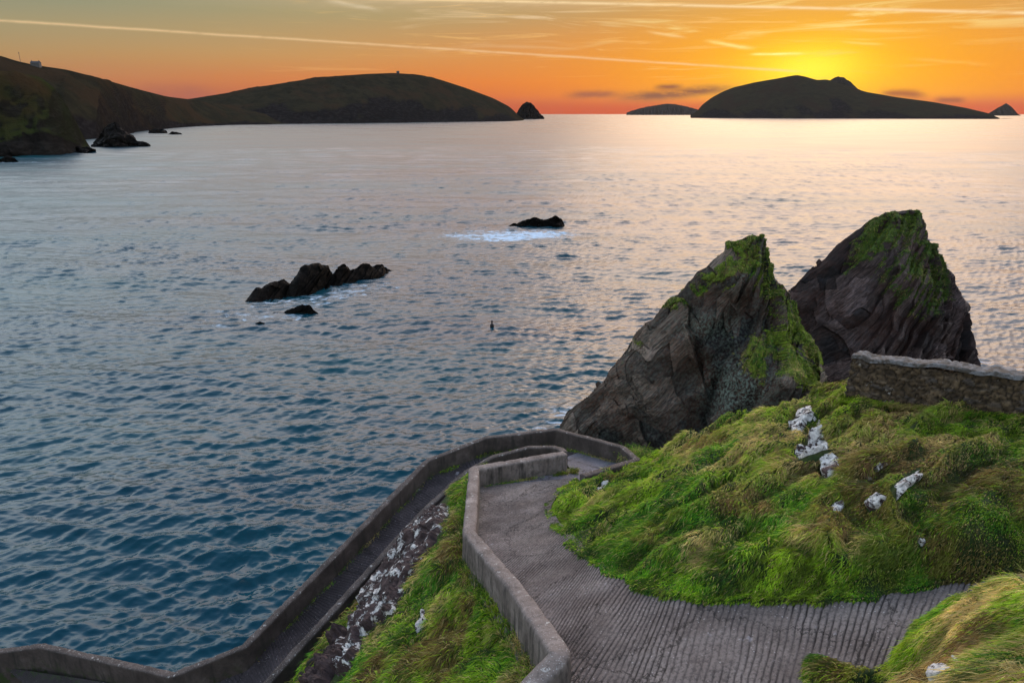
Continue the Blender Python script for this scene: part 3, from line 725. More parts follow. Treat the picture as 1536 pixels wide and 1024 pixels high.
# weeds along wall feet
def weeds(line, n, L, name, spread=.10, col=1.0, clump=6):
    P, s = resample(line, .02); i = RNG.integers(0, len(P), n)
    i = i[vnoise(P[i, 0]*clump*.5, P[i, 1]*clump*.5, 0, 151)+RNG.random(len(i))*.5 > .15]
    R = P[i]+RNG.normal(size=(len(i), 3))*[spread, spread, .02]
    nn = np.tile([0, 0, 1.], (len(R), 1)); cb = RNG.normal(size=(len(R), 3))*[1, 1, .2]; cb /= np.linalg.norm(cb, axis=1, keepdims=True)
    return blades(R, nn, cb, L*(.5+RNG.random(len(R))), np.full(len(R), .013), grass_colour(R, .0, .75), name, up=.9, droop=.1)
o = weeds(np.array([w2b[5]*.9+w2b[6]*.1+[.05, -.32, .0], w2b[6]+[.1, -.32, 0]]), 2600, .16, 'verge_weeds', .05); tag(o, 'weeds growing along the foot of the median wall', kind='stuff')
o = weeds(np.array([w2b[6]+[.3, -.2, 0], w2b[6]+[.5, -.1, 0]]), 500, .2, 'verge_weeds', .08); tag(o, 'tuft of weeds at the tip of the median wall', kind='stuff')
o = weeds(offs(w1b[6:11], -.22)+[0, 0, .0], 3500, .13, 'verge_weeds', .10); tag(o, 'weeds growing along the foot of the outer wall', kind='stuff')
o = weeds(offs(w1b[4:7], -.22), 900, .10, 'verge_weeds', .06); tag(o, 'sparse weeds against the parapet on the lower ramp', kind='stuff')
fo = offs(drop(W2_top[1:6], .75), .24)
o = weeds(fo+[0, 0, -.15], 6000, .20, 'verge_weeds', .10); tag(o, 'plants clinging to the outer face of the upper wall', kind='stuff')
# turf shelf outside the hairpin corner
Pq = np.array([W1_top[9]+[.5, .2, -.5], W1_top[10]+[.5, .3, -.35], W1_top[10]+[1.0, .1, -.3]])
o = weeds(Pq, 3500, .34, 'turf_tuft', .32, clump=2); tag(o, 'yellow grass tuft behind the hairpin corner', kind='stuff')

# ------------------------------------------------------------------ stone field wall
we = empty('stone_wall', tuple(wallA)); tag(we, 'old rough stone field wall on top of the hill with a pale lichened coping', 'wall')
Lw = 9.0; nu = 620; hgt = 1.32
up_ = np.array([0, 0, 1.]); nf = np.cross(wd, up_); nf /= np.linalg.norm(nf)
if nf[1] > 0: nf = -nf
ul = np.linspace(0, Lw, nu)
def wall_shell(z0, z1, th, n_f, bump, seed, cap=False):
    pr = [(th/2+.05*(1-j/n_f), z0+(z1-z0)*j/n_f) for j in range(n_f+1)]
    nt_ = 8
    pr += [(th/2-th*j/nt_, z1) for j in range(1, nt_)]
    pr += [(-th/2-.05*(1-j/n_f), z0+(z1-z0)*j/n_f) for j in range(n_f, -1, -1)]
    return np.array(pr)
def wall_part(name, pr, seed, mat, amp, parent, ends):
    g0 = np.concatenate([[0]*3, ul, [Lw]*3])
    shr = np.concatenate([[.02, .5, .9], np.ones(nu), [.9, .5, .02]])
    zg = wallA[2]+(wallB[2]-wallA[2])*(g0/np.linalg.norm(wallB-wallA))
    zmid = pr[:, 1].mean()
    P = np.array([wallA[0], wallA[1], 0])+g0[:, None, None]*np.array([wd[0], wd[1], 0])+nf*(pr[None, :, :1]*shr[:, None, None])+up_*(zg[:, None, None]+pr[None, :, 1:])
    q = P.reshape(-1, 3)
    f1, f2, idv = cell(q[:, 0]*4.2+.5*vnoise(q[:, 0]*2, q[:, 2]*3, 0, 7), q[:, 1]*4.2, q[:, 2]*8.5, seed)
    st = (sstep(.02, .22, f2-f1)-.5)+(idv-.5)*.7
    dsp = amp*st+amp*.6*fbm(q[:, 0]*14, q[:, 1]*14, q[:, 2]*14, 3, seed+5)
    N = vnormals(q, grid_faces(len(g0), len(pr)))
    ctr = P.mean(1, keepdims=True).repeat(len(pr), 1).reshape(-1, 3); N *= np.sign(((q-ctr)*N).sum(1, keepdims=True)+1e-9)
    q = q+N*dsp[:, None]
    q[:, 2] += .05*vnoise(np.repeat(g0, len(pr))*1.3, 0, 0, seed+9)+.035*vnoise(np.repeat(g0, len(pr))*4.3, 0, 0, seed+10)
    return new_mesh(name, q-wallA, grid_faces(len(g0), len(pr)), mat, parent, attrs={'stone': idv, 'mort': sstep(.02, .16, f2-f1)})
def mat_stone():
    m, t, b, p = material('field_wall_stone')
    n = t.noise(p, 7, 6, .7); a = t.attr('stone')
    c = t.ramp(a, [(0, (.055, .038, .022)), (.35, (.11, .075, .042)), (.7, (.17, .12, .072)), (1, (.10, .085, .075))])
    c = t.mix(t.smooth(n, .4, .65), t.mix(.6, c, (.02, .015, .012)), c)
    c = t.mix(t.m('MULTIPLY', t.m('SUBTRACT', 1, t.attr('mort')), .75), c, (.018, .014, .010))
    c = t.mix(t.smooth(t.noise(p, 3.2, 6, .7), .63, .69), c, (.30, .28, .25))
    t.put(b.inputs['Base Color'], c); t.put(b.inputs['Normal'], t.bump(n, .8, .03)); return m
def mat_coping():
    m, t, b, p = material('lichened_coping')
    n = t.noise(p, 5, 6, .7); 
    c = t.ramp(n, [(.44, (.06, .05, .04)), (.54, (.12, .115, .112)), (.76, (.23, .23, .235))])
    t.put(b.inputs['Base Color'], c); t.put(b.inputs['Normal'], t.bump(n, .7, .03)); return m
pr = wall_shell(-.6, hgt-.05, .46, 46, 1, 201)
wall_part('masonry', pr, 201, mat_stone(), .032, we, True)
pr2 = wall_shell(hgt-.052, hgt+.035, .50, 4, 1, 203)
wall_part('coping', pr2, 203, mat_coping(), .018, we, True)
# grass at the wall foot
ft = np.array([wallA+nf*.33, wallA+wd*Lw+nf*.33]); ft[:, 2] = H(ft[:, 0], ft[:, 1])+.02
P, _ = resample(ft, .01); i = RNG.integers(0, len(P), 9000); R = P[i]+RNG.normal(size=(9000, 3))*[.09, .09, .0]
o = blades(R, np.tile([0, 0, 1.], (9000, 1)), np.tile(nf*.7+[-.4, 0, -.1], (9000, 1)), .14+.22*RNG.random(9000), np.full(9000, .012), grass_colour(R, .15, .9, .1), 'verge_grass', up=1.0); tag(o, 'long grass along the foot of the stone field wall', kind='stuff')
print('grass', time.time()-T0)

# ------------------------------------------------------------------ rocks in the sea
def ridge_rock(name, prof, mat, label, nu=300, nv=220, fs=.62, bs=.6, strata=None, amp=.5, per=1.3, base=-3, lump=.0, moss=None, lich=None, seed=0, cat='sea rock', group=None, kind=None, jag=.3, fmin=1.5, cleft=None):
    """prof: (px, py, Y) along the skyline of the rock. Builds the whole rock, front and back."""
    prof = np.array(prof, float); R = at_Y(prof[:, 0], prof[:, 1], prof[:, 2])
    d = np.r_[0, np.cumsum(np.linalg.norm(np.diff(R, axis=0), axis=1))]; s = np.linspace(0, d[-1], nu)
    C = np.stack([np.interp(s, d, R[:, k]) for k in range(3)], 1)
    h = np.maximum(C[:, 2]-base, .3)
    t = np.concatenate([np.linspace(1, 0, nv)**1.15, -(np.linspace(0, 1, nv//2)[1:]**1.15)])
    S = (h*fs+fmin)[:, None]; Bk = (h*bs+fmin)[:, None]
    wv = 1+.25*fbm(C[:, 0]*.06+seed, C[:, 2]*.05, 0, 2, seed+5)[:, None]
    yo = np.where(t[None] > 0, -S*wv*t[None], -Bk*t[None])
    tt = np.abs(t)[None]
    z = base+h[:, None]*(1-tt**1.08)
    # ends spread outwards so the rock does not finish in a knife edge
    xo = np.zeros_like(z)
    P = np.stack([C[:, 0:1]+xo, C[:, 1:2]+yo, z], -1).reshape(-1, 3)
    F = grid_faces(nu, len(t)); N = vnormals(P, F)
    if N[:, 2].mean() < 0: F = F[:, ::-1].copy(); N = -N
    sc = 1/per
    if strata is not None:
        n = np.array(strata, float); n /= np.linalg.norm(n)
        lay = P@n*sc
        lay = lay+.20*fbm(P[:, 0]*.07*sc, P[:, 1]*.07*sc, P[:, 2]*.07*sc, 2, seed+1)
        g1 = lay-np.floor(lay); i1 = np.floor(lay); l2 = lay*2.7+.3*vnoise(P[:, 0]*.5, P[:, 1]*.5, P[:, 2]*.5, seed+2); g2 = l2-np.floor(l2); i2 = np.floor(l2)
        along = np.cross(n, [0, 1, 0]); along /= np.linalg.norm(along); q = P@along
        wq = .6*vnoise(P[:, 0]*.35*sc, P[:, 1]*.35*sc, P[:, 2]*.35*sc, seed+3)
        u1 = np.floor(q*.16*sc+_h(i1, i1*0, i1*0, seed)*7+wq+P[:, 1]*.10*sc); u2 = np.floor(q*.42*sc+_h(i2, i2*0, i2*0, seed)*7+wq+P[:, 1]*.2*sc)
        blk = 2*_h(i1, u1, i1*0, seed+3)-1; blk2 = 2*_h(i2, u2, i2*0, seed+4)-1
        D = amp*(1.2*(g1**1.5-.5)+.85*blk)+amp*.5*(1.2*(g2-.5)+.9*blk2)
        layer = .5+.30*blk+.30*blk2+.25*(_h(i2, i1, i1*0, seed)-.5)
    else:
        f1, f2, idv = cell(P[:, 0]*sc*.6, P[:, 1]*sc*.6, P[:, 2]*sc*.6, seed+3)
        D = amp*((idv-.5)*1.4-sstep(.12, .0, f2-f1)*.5)
    if strata is None: layer = .25+.5*idv
    if cleft is not None:
        qx_, qy_, _ = to_px(P)
        for c_ in cleft: D = D+c_[0]*blob(qx_, qy_, *c_[1:])
    D = D+fbm(P[:, 0]*.10, P[:, 1]*.10, P[:, 2]*.10, 3, seed+6)*amp*1.5*(1 if lump == 0 else lump)+fbm(P[:, 0]*.9*sc, P[:, 1]*.9*sc, P[:, 2]*.9*sc, 4, seed+7)*amp*.6
    top = np.exp(-(tt*np.ones_like(z)).ravel()*9)                # keep the measured skyline: less movement there
    D = D*(1-.68*top)
    N2 = N.copy(); N2[:, 2] *= np.where(top > .4, .4, 1)
    if strata is not None and amp < 2:
        N2 = N2+np.array([-n[0]*.2, -.55, n[2]*.3]); N2 /= np.linalg.norm(N2, axis=1, keepdims=True)
    P2 = P+N2*D[:, None]
    P2[:, 2] += top*jag*fbm(P[:, 0]*1.1*sc, P[:, 1]*.5, 0, 3, seed+8)
    N = vnormals(P2, F)
    px_, py_, _ = to_px(P2)
    m = np.zeros(len(P2)) if moss is None else moss(P2, N, px_, py_)
    l = np.zeros(len(P2)) if lich is None else lich(P2, N, px_, py_)
    m = np.clip(m*(1.12+1.3*fbm(P2[:, 0]*.5, P2[:, 1]*.5, P2[:, 2]*.5, 4, seed+12)), 0, 1) if moss is not None else m
    P2 = P2+N*(sstep(.4, .7, m)*(.12+.16*fbm(P2[:, 0]*1.6, P2[:, 1]*1.6, P2[:, 2]*1.6, 3, 9)))[:, None]
    o = new_mesh(name, P2, F, mat, attrs={'moss': m, 'lichen': l, 'layer': np.clip(layer, 0, 1)}, smooth=False)
    tag(o, label, cat if kind is None else None, group, kind)
    return o, P2, F, N, m
def blob(px, py, cx, cy, rx, ry, ang=0):
    a = math.radians(ang); dx = px-cx; dy = py-cy; u = dx*math.cos(a)+dy*math.sin(a); v = -dx*math.sin(a)+dy*math.cos(a)
    return np.exp(-((u/rx)**2+(v/ry)**2))
def moss1(P, N, px, py):
    m = .62*blob(px, py, 1125, 385, 48, 45)+.75*blob(px, py, 1160, 525, 55, 42, -40)+.95*blob(px, py, 1212, 540, 26, 55, -25)+.75*blob(px, py, 1185, 440, 26, 45, -30)
    m += .55*blob(px, py, 1050, 425, 30, 16, -40)+.45*blob(px, py, 950, 525, 26, 12, -50)+.5*blob(px, py, 1010, 455, 18, 12)+.35*blob(px, py, 1100, 400, 40, 18, -45)
    return np.clip(m, 0, .9)*(.35+.9*sstep(.05, .6, N[:, 2]))+.12*sstep(.6, .85, N[:, 2])
def lich1(P, N, px, py): return np.clip(.95*blob(px, py, 1110, 580, 50, 42, -30)+.6*blob(px, py, 1060, 490, 45, 18)+.5*blob(px, py, 1120, 400, 30, 12, -60)+.18, 0, 1)
Y1 = 80
s1 = [(822, 668, 80), (838, 648, 80), (858, 622, 80), (882, 597, 80), (905, 570, 80), (928, 541, 80), (950, 512, 80), (975, 487, 79), (998, 462, 79), (1022, 438, 79), (1045, 412, 78), (1070, 392, 78), (1087, 378, 78), (1090, 366, 78), (1103, 360, 78), (1118, 354, 78), (1132, 351, 78), (1145, 356, 78), (1153, 368, 78), (1157, 384, 78), (1160, 400, 78), (1163, 412, 78), (1174, 424, 78), (1187, 440, 77), (1195, 462, 77), (1202, 488, 77), (1212, 512, 76), (1224, 545, 76), (1238, 575, 76), (1256, 640, 75), (1270, 700, 75)]
o, P, F, N, m = ridge_rock('sea_stack', s1, M_stack, 'nearer pointed sea stack of slanting slate layers, mossy at its top and right side', nu=620, nv=300, fs=.50, bs=.45, strata=(-.66, -.45, .60), amp=.80, per=1.8, moss=moss1, lich=lich1, seed=300, cat='sea stack', group='pointed sea stacks by the path', jag=.25, cleft=[(-3.2, 1062, 610, 16, 60, 25), (-2.0, 1040, 560, 40, 16, -35), (2.2, 1160, 580, 60, 60), (1.6, 960, 590, 50, 70, 35), (-1.6, 1105, 470, 60, 14, -45), (1.6, 1090, 420, 30, 30)])
w = np.where(m > .45, 1, 0)*(P[:, 2] > 2)
R, nn = sample_surface(P, F, w.astype(float), 42000); 
o = blades(R, nn, downhill(nn), .15+.25*RNG.random(len(R)), np.full(len(R), .05), grass_colour(R*.6, .1, .60, .1), 'stack_grass', up=.8); tag(o, 'moss and short grass on the nearer sea stack', kind='stuff')
def moss2(P, N, px, py):
    m = .9*blob(px, py, 1370, 400, 45, 55, 15)+.7*blob(px, py, 1320, 350, 50, 20, -35)+.6*blob(px, py, 1345, 330, 40, 14, -20)+.5*blob(px, py, 1290, 385, 45, 10, -40)+.6*blob(px, py, 1390, 450, 30, 25)
    return np.clip(m, 0, .9)*(.40+.9*sstep(.05, .6, N[:, 2]))
s2 = [(1120, 545, 108), (1150, 505, 108), (1170, 470, 108), (1187, 440, 108), (1205, 418, 108), (1230, 395, 108), (1255, 368, 108), (1280, 347, 108), (1300, 334, 108), (1322, 322, 108), (1340, 317, 108), (1358, 315, 108), (1378, 313, 108), (1379, 321, 108), (1364, 327, 108), (1366, 332, 108), (1386, 338, 108), (1384, 345, 108), (1398, 362, 108), (1412, 385, 108), (1424, 405, 107), (1428, 432, 107), (1433, 460, 107), (1444, 495, 107), (1455, 525, 107), (1463, 548, 107), (1475, 580, 107)]
o, P, F, N, m = ridge_rock('sea_stack', s2, M_stack2, 'farther broad sea stack with a hooked top, dark purple slate and a green mossy crown', nu=520, nv=260, fs=.55, bs=.45, strata=(-.60, -.40, .66), amp=.80, per=2.0, moss=moss2, seed=340, cat='sea stack', group='pointed sea stacks by the path', jag=.3)
R, nn = sample_surface(P, F, (m > .45).astype(float), 26000)
o = blades(R, nn, downhill(nn), .2+.25*RNG.random(len(R)), np.full(len(R), .06), grass_colour(R*.6, .05, .42, .1), 'stack_grass', up=.8); tag(o, 'moss and short grass on the farther sea stack', kind='stuff')
ridge_rock('sea_rock', [(832, 652, 92), (845, 640, 92), (853, 632, 92), (862, 630, 92), (872, 640, 92)], M_skerry, 'small dark rock at the left foot of the nearer sea stack', nu=60, nv=40, amp=.3, per=1, seed=360, base=-1)

GS = 'low dark rocks in the open water'
def Yl(px, x0, Y0, x1, Y1_): return Y0+(px-x0)/(x1-x0)*(Y1_-Y0)
pr = [(364, 459), (374, 448), (390, 433), (406, 423), (425, 421), (437, 427), (442, 418), (452, 404), (464, 397), (478, 396), (492, 399), (499, 408), (507, 401), (516, 396), (526, 402), (540, 400), (556, 398), (572, 398), (580, 405), (586, 413)]
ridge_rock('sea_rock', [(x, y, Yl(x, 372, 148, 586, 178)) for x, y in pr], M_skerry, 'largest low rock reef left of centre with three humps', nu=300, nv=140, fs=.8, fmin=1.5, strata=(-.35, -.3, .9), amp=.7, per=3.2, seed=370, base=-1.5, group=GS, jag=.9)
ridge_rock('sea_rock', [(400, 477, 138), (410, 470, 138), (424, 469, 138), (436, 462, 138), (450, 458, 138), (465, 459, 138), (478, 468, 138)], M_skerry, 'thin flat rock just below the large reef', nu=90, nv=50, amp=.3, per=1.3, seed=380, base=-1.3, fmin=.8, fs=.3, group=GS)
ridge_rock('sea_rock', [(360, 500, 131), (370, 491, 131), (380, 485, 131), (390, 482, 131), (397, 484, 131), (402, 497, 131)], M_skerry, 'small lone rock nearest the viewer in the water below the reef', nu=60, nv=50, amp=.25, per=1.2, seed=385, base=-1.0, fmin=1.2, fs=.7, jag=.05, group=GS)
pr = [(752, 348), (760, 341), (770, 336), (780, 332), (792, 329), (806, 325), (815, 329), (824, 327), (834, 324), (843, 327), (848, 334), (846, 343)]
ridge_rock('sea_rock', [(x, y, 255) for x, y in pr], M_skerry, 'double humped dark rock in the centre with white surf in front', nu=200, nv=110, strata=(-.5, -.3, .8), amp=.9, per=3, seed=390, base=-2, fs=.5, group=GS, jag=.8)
# buoy
bu = empty('buoy', tuple(at_Y(738, 491, sea_Y(491))+np.array([0, 0, .1]))); tag(bu, 'tiny dark marker buoy floating alone in the bay', 'buoy')
def lathe(name, prof, mat, parent, n=16):
    a = np.linspace(0, 2*np.pi, n, endpoint=False); prof = np.array(prof)
    V = np.stack([prof[:, None, 0]*np.cos(a), prof[:, None, 0]*np.sin(a), prof[:, None, 1]+0*a], -1).reshape(-1, 3)
    return new_mesh(name, V, grid_faces(len(prof), n, True), mat, parent)
mb, t_, b_, p_ = material('dark_buoy'); b_.inputs['Base Color'].default_value = (.02, .018, .02, 1)
lathe('float', [(.01, -.4), (.32, -.3), (.4, .1), (.36, .5), (.16, .68), (.01, .7)], mb, bu); lathe('topmark', [(.01, .6), (.13, .6), (.14, 1.0), (.19, 1.1), (.16, 1.3), (.01, 1.35)], mb, bu)

# ------------------------------------------------------------------ distant coast
def coast(name, pts, mat, label, depth, nu=500, nv=120, cliff=.35, cl_h=.30, seed=0, rough=1.0, kind='structure', gully=1.0, cat=None, line=None):
    """pts: (px, py of the ridge, py of the waterline)"""
    pts = np.array(pts, float); X_ = np.linspace(pts[0, 0], pts[-1, 0], nu)
    ry = np.interp(X_, pts[:, 0], pts[:, 1]); kk = np.hanning(15); kk /= kk.sum(); ry = np.convolve(np.pad(ry, 7, 'edge'), kk, 'valid'); wy = np.interp(X_, pts[:, 0], pts[:, 2])
    if line: wy = np.interp(X_, [pts[0, 0], pts[-1, 0]], line)
    Yw = np.array([sea_Y(w) for w in wy])
    W = at_Y(X_, wy, Yw); Rg = at_Y(X_, ry, Yw+depth)
    hh = np.maximum(Rg[:, 2], 1.0)
    t = np.concatenate([np.linspace(0, 1, nv), 1+np.linspace(0, 1, nv//3)[1:]])[None]
    f = np.where(t <= 1, np.where(t < cliff*.4, t/(cliff*.4)*cl_h, cl_h+(1-cl_h)*np.sin(np.clip((t-cliff*.4)/(1-cliff*.4), 0, 1)*np.pi/2)**.9), 1-(t-1)**1.5*1.1)
    z = hh[:, None]*f-2
    x = W[:, None, 0]+(Rg[:, None, 0]-W[:, None, 0])*t; y = W[:, None, 1]+(Rg[:, None, 1]-W[:, None, 1])*t
    S = hh.max()
    nz = fbm(x/S*1.6, y/S*1.6, 0, 5, seed)*.5+ .5*(np.abs(vnoise(x/S*2.4+.3*fbm(x/S*3, y/S*3, 0, 2, seed+2), y/S*.6, 0, seed+1)))*gully
    win = np.sin(np.clip(t, 0, 1)*np.pi)**.7*(t <= 1)
    z = z-nz*win*hh[:, None]*.16*rough
    yy = y+fbm(x/S*3, z/S*3, 0, 4, seed+4)*hh[:, None]*.22*np.exp(-t*3)*rough
    z = z+fbm(x/S*9, yy/S*9, 0, 3, seed+5)*hh[:, None]*.02*win*rough
    V = np.stack([x, yy, z], -1).reshape(-1, 3); F = grid_faces(nu, t.shape[1]); N = vnormals(V, F)
    if N[:, 2].mean() < 0: F = F[:, ::-1].copy(); N = -N
    r = sstep(cl_h+.18, cl_h-.10, f+.30*fbm(x/S*2.5, z/S*3, 0, 4, seed+9)).ravel(); r = np.maximum(r, sstep(.62, .30, N[:, 2])*.6)
    o = new_mesh(name, V, F, mat, attrs={'rock': r}); tag(o, label, cat, None, kind); return o, V
coast('left_headland', [(-420, 60, 247), (-200, 88, 243), (0, 104, 237), (35, 108, 235), (60, 113, 234), (80, 128, 233), (95, 148, 232), (108, 170, 230), (118, 190, 229), (126, 205, 228), (136, 221, 227), (140, 227, 226.5)], M_head, 'near green headland with a dark cliff foot at the left edge', 70, seed=410, cl_h=.42, cliff=.9, rough=1.6)
oc, Vc = coast('far_slope', [(-420, 10, 215), (-200, 50, 214), (0, 82, 213), (25, 90, 213), (52, 96, 213), (100, 103, 212), (150, 116, 208), (200, 131, 199), (250, 144, 193), (290, 149, 190), (340, 158, 188), (400, 168, 187), (440, 178, 186)], M_coast, 'long hillside running down to the bay behind the near headland', 330, seed=420, cl_h=.28, cliff=.5, rough=1.3)
coast('peninsula', [(200, 160, 190), (250, 152, 189), (290, 147, 188), (340, 139, 187), (400, 128, 186.5), (450, 120, 186), (500, 114, 185.5), (550, 110.5, 185), (590, 109, 184.5), (620, 111, 184), (660, 119, 183.5), (700, 132, 183), (740, 147, 182.5), (765, 160, 182), (778, 173, 181.5), (786, 180, 181)], M_coast, 'long rounded peninsula closing the bay', 700, seed=430, cl_h=.26, cliff=.4, rough=.7)
coast('main_island', [(1036, 172, 175), (1045, 168, 176), (1052, 158, 176.5), (1068, 146, 177), (1085, 137, 177), (1100, 131, 177), (1130, 124, 177), (1160, 119, 177.5), (1180, 115, 177.5), (1195, 112.5, 178), (1208, 115, 178), (1225, 120, 178), (1240, 119, 178), (1262, 126, 178.5), (1300, 138, 179), (1340, 145, 179.5), (1400, 153, 180), (1450, 162, 180.5), (1480, 169, 181), (1500, 177, 181.5), (1506, 181, 181.6)], M_isle, 'large dark island under the setting sun', 900, seed=440, cl_h=.20, cliff=.4, rough=.35, gully=.15, line=(177.3, 179))
def far_isle(name, prof, Y_, mat, label, seed, kind='structure', fs=.8):
    P = [(x, y, Y_) for x, y in prof]
    R = at_Y(np.array([p[0] for p in P]), np.array([p[1] for p in P]), float(Y_)); S = max(20, R[:, 2].max())
    return ridge_rock(name, P, mat, label, nu=140, nv=50, fs=fs, bs=fs, amp=S*.03, per=S*.2, base=-S*.05, fmin=S*.08, seed=seed, kind=kind, jag=S*.02, lump=.6)
def mat_plain(name, c):
    m, t, b, p = material(name); t.put(b.inputs['Base Color'], t.mix(t.noise(p, .004, 5), tuple(k*.7 for k in c), tuple(k*1.3 for k in c))); b.inputs['Roughness'].default_value = 1; b.inputs['Specular IOR Level'].default_value = 0; return m
M_far = mat_plain('far_island_turf', (.03, .025, .02))
far_isle('far_island', [(1232, 134), (1240, 124), (1250, 118), (1258, 115.5), (1266, 117), (1276, 124), (1286, 133), (1300, 142)], 8600, M_far, 'second summit of the island just behind the ridge', 450)
far_isle('far_island', [(1480, 172), (1490, 166), (1500, 160), (1509, 155), (1517, 160), (1528, 172), (1536, 176)], 12500, M_far, 'pyramid island far right on the horizon', 455)
far_isle('far_island', [(940, 169), (955, 164), (972, 160), (985, 158), (1001, 155.5), (1015, 157), (1030, 160), (1048, 165), (1065, 169)], 17000, M_far, 'faint low island on the horizon left of the large island', 460)
far_isle('far_island', [(1496, 178.5), (1505, 177.5), (1520, 178), (1540, 179), (1600, 180)], 5600, M_far, 'low dark skerries off the right end of the large island', 465, fs=1.5)
for pf, Y_, lb, sd in [([(139, 214), (148, 203), (158, 192), (166, 185), (173, 182), (180, 189), (190, 199), (202, 208), (214, 213), (222, 217)], 900, 'dark pyramid rock standing off the left headland', 470),
                       ([(223, 197), (232, 193), (244, 195), (251, 198)], 1500, 'low rock at the foot of the far slope, left of two', 475),
                       ([(251, 200), (258, 198), (268, 199), (272, 201)], 1420, 'flat awash rock at the foot of the far slope, right of two', 477),
                       ([(-20, 238), (0, 236), (12, 236), (24, 240), (31, 246)], 610, 'low rock at the very left edge below the near headland', 479),
                       ([(114, 222), (122, 220), (132, 219), (138, 222)], 760, 'low reef joined to the tip of the near headland', 481)]:
    P_ = [(x, y, Y_) for x, y in pf]
    ridge_rock('coast_rock', P_, M_skerry, lb, nu=150, nv=70, amp=2.5, per=8, base=-4, fmin=4, fs=.6, seed=sd, jag=2.0, group='rocks along the far coast')
P_ = [(x, y, 5200) for x, y in [(772, 178), (777, 166), (784, 157), (790, 153), (796, 154), (803, 161), (810, 170), (816, 177)]]
ridge_rock('coast_rock', P_, M_skerry, 'dome shaped rock beyond the tip of the peninsula', nu=120, nv=50, amp=8, per=40, base=-10, fmin=20, fs=.8, seed=490, jag=4, group='rocks along the far coast')
# cottage and pole on the skyline
M_w, t_, b_, p_ = material('whitewash'); t_.put(b_.inputs['Base Color'], t_.mix(t_.noise(p_, .6, 4), (.07, .068, .065), (.12, .115, .11)))
M_r, t_, b_, p_ = material('slate_roof'); t_.put(b_.inputs['Base Color'], t_.mix(t_.noise(p_, .8, 4), (.04, .04, .045), (.08, .08, .09)))
def boxm(x0, x1, y0, y1, z0, z1):
    V = np.array([(x, y, z) for x in (x0, x1) for y in (y0, y1) for z in (z0, z1)], float)
    return V, np.array([[0, 1, 3, 2], [4, 6, 7, 5], [0, 4, 5, 1], [2, 3, 7, 6], [0, 2, 6, 4], [1, 5, 7, 3]])
cy = sea_Y(213)+330
cb = at_Y(54, 97.5, cy-6); hs_ = empty('cottage', tuple(cb)); tag(hs_, 'small whitewashed cottage on the skyline of the left hillside', 'house')
V, F = boxm(-8, 8, -3.5, 3.5, -6, 3.4); new_mesh('wall', V, F, M_w, hs_, smooth=False)
V = np.array([(-8.4, -4, 3.3), (8.4, -4, 3.3), (8.4, 4, 3.3), (-8.4, 4, 3.3), (-8.4, 0, 6.4), (8.4, 0, 6.4)], float)
rf = new_mesh('roof', V, [np.array([[0, 1, 5, 4], [2, 3, 4, 5], [0, 3, 2, 1]]), np.array([[0, 4, 3], [1, 2, 5]])], M_r, hs_, smooth=False)
for x in (-6.8, 6.8):
    V, F = boxm(x-.6, x+.6, -.5, .5, 5.2, 7.6); new_mesh('chimney', V, F, M_w, rf, smooth=False)
for x in (-4, 4):
    V, F = boxm(x-.6, x+.6, -3.56, -3.4, 1.0, 2.3); new_mesh('window', V, F, M_r, hs_, smooth=False)
V, F = boxm(-.5, .5, -3.56, -3.4, -.1, 2.1); new_mesh('door', V, F, M_r, hs_, smooth=False)
po = empty('utility_pole', tuple(at_Y(31, 94, cy-4))); tag(po, 'thin utility pole on the left skyline', 'pole')
lathe('post', [(.35, -4), (.3, 18), (.01, 18.2)], M_r, po, 8); V, F = boxm(-1.6, 1.6, -.15, .15, 16, 16.4); new_mesh('crossarm', V, F, M_r, po, smooth=False)
cn = empty('ruin', tuple(at_Y(597, 110.0, sea_Y(184.4)+690))); tag(cn, 'tiny block of a hut on top of the rounded peninsula', 'hut')
V, F = boxm(-7, 7, -5, 5, -8, 7); new_mesh('wall', V, F, M_r, cn, smooth=False)
V = np.array([(-7.4, -5.4, 7), (7.4, -5.4, 7), (7.4, 5.4, 7), (-7.4, 5.4, 7), (-7.4, 0, 11), (7.4, 0, 11)], float); new_mesh('roof', V, [np.array([[0, 1, 5, 4], [2, 3, 4, 5], [0, 3, 2, 1]]), np.array([[0, 4, 3], [1, 2, 5]])], M_r, cn, smooth=False)
print('coast', time.time()-T0)

# ------------------------------------------------------------------ the sea
nr = 1150
ang = np.radians(np.concatenate([np.linspace(-78, -43, 90)[:-1], np.linspace(-43, 43, 1150), np.linspace(43, 78, 90)[1:]])); na = len(ang); rr = np.concatenate([np.geomspace(33, 900, nr-140), np.geomspace(905, 30000, 140)])
A_, R_ = np.meshgrid(ang, rr); Xs = R_*np.sin(A_); Ys = R_*np.cos(A_)
Zs = np.zeros_like(Xs); DX = np.zeros_like(Xs); DY = np.zeros_like(Xs)
dr = np.gradient(rr)[:, None]; da = R_*math.radians(86/1149)
cellsz = np.maximum(dr*.8, da*.6)
rw = np.random.default_rng(5)
patch = .9+.22*fbm(Xs/60, Ys/90, 0, 3, 501)
near = rr < 900
wa = fbm(Xs/45, Ys/60, 0, 3, 511)*2.6; wb = fbm(Xs/45+9, Ys/60, 0, 3, 512)*2.6
env = [np.clip(.9+.32*fbm(Xs/(14+9*q), Ys/(20+9*q), 0, 2, 520+q), 0, 2) for q in range(4)]
unres = np.zeros_like(Xs)
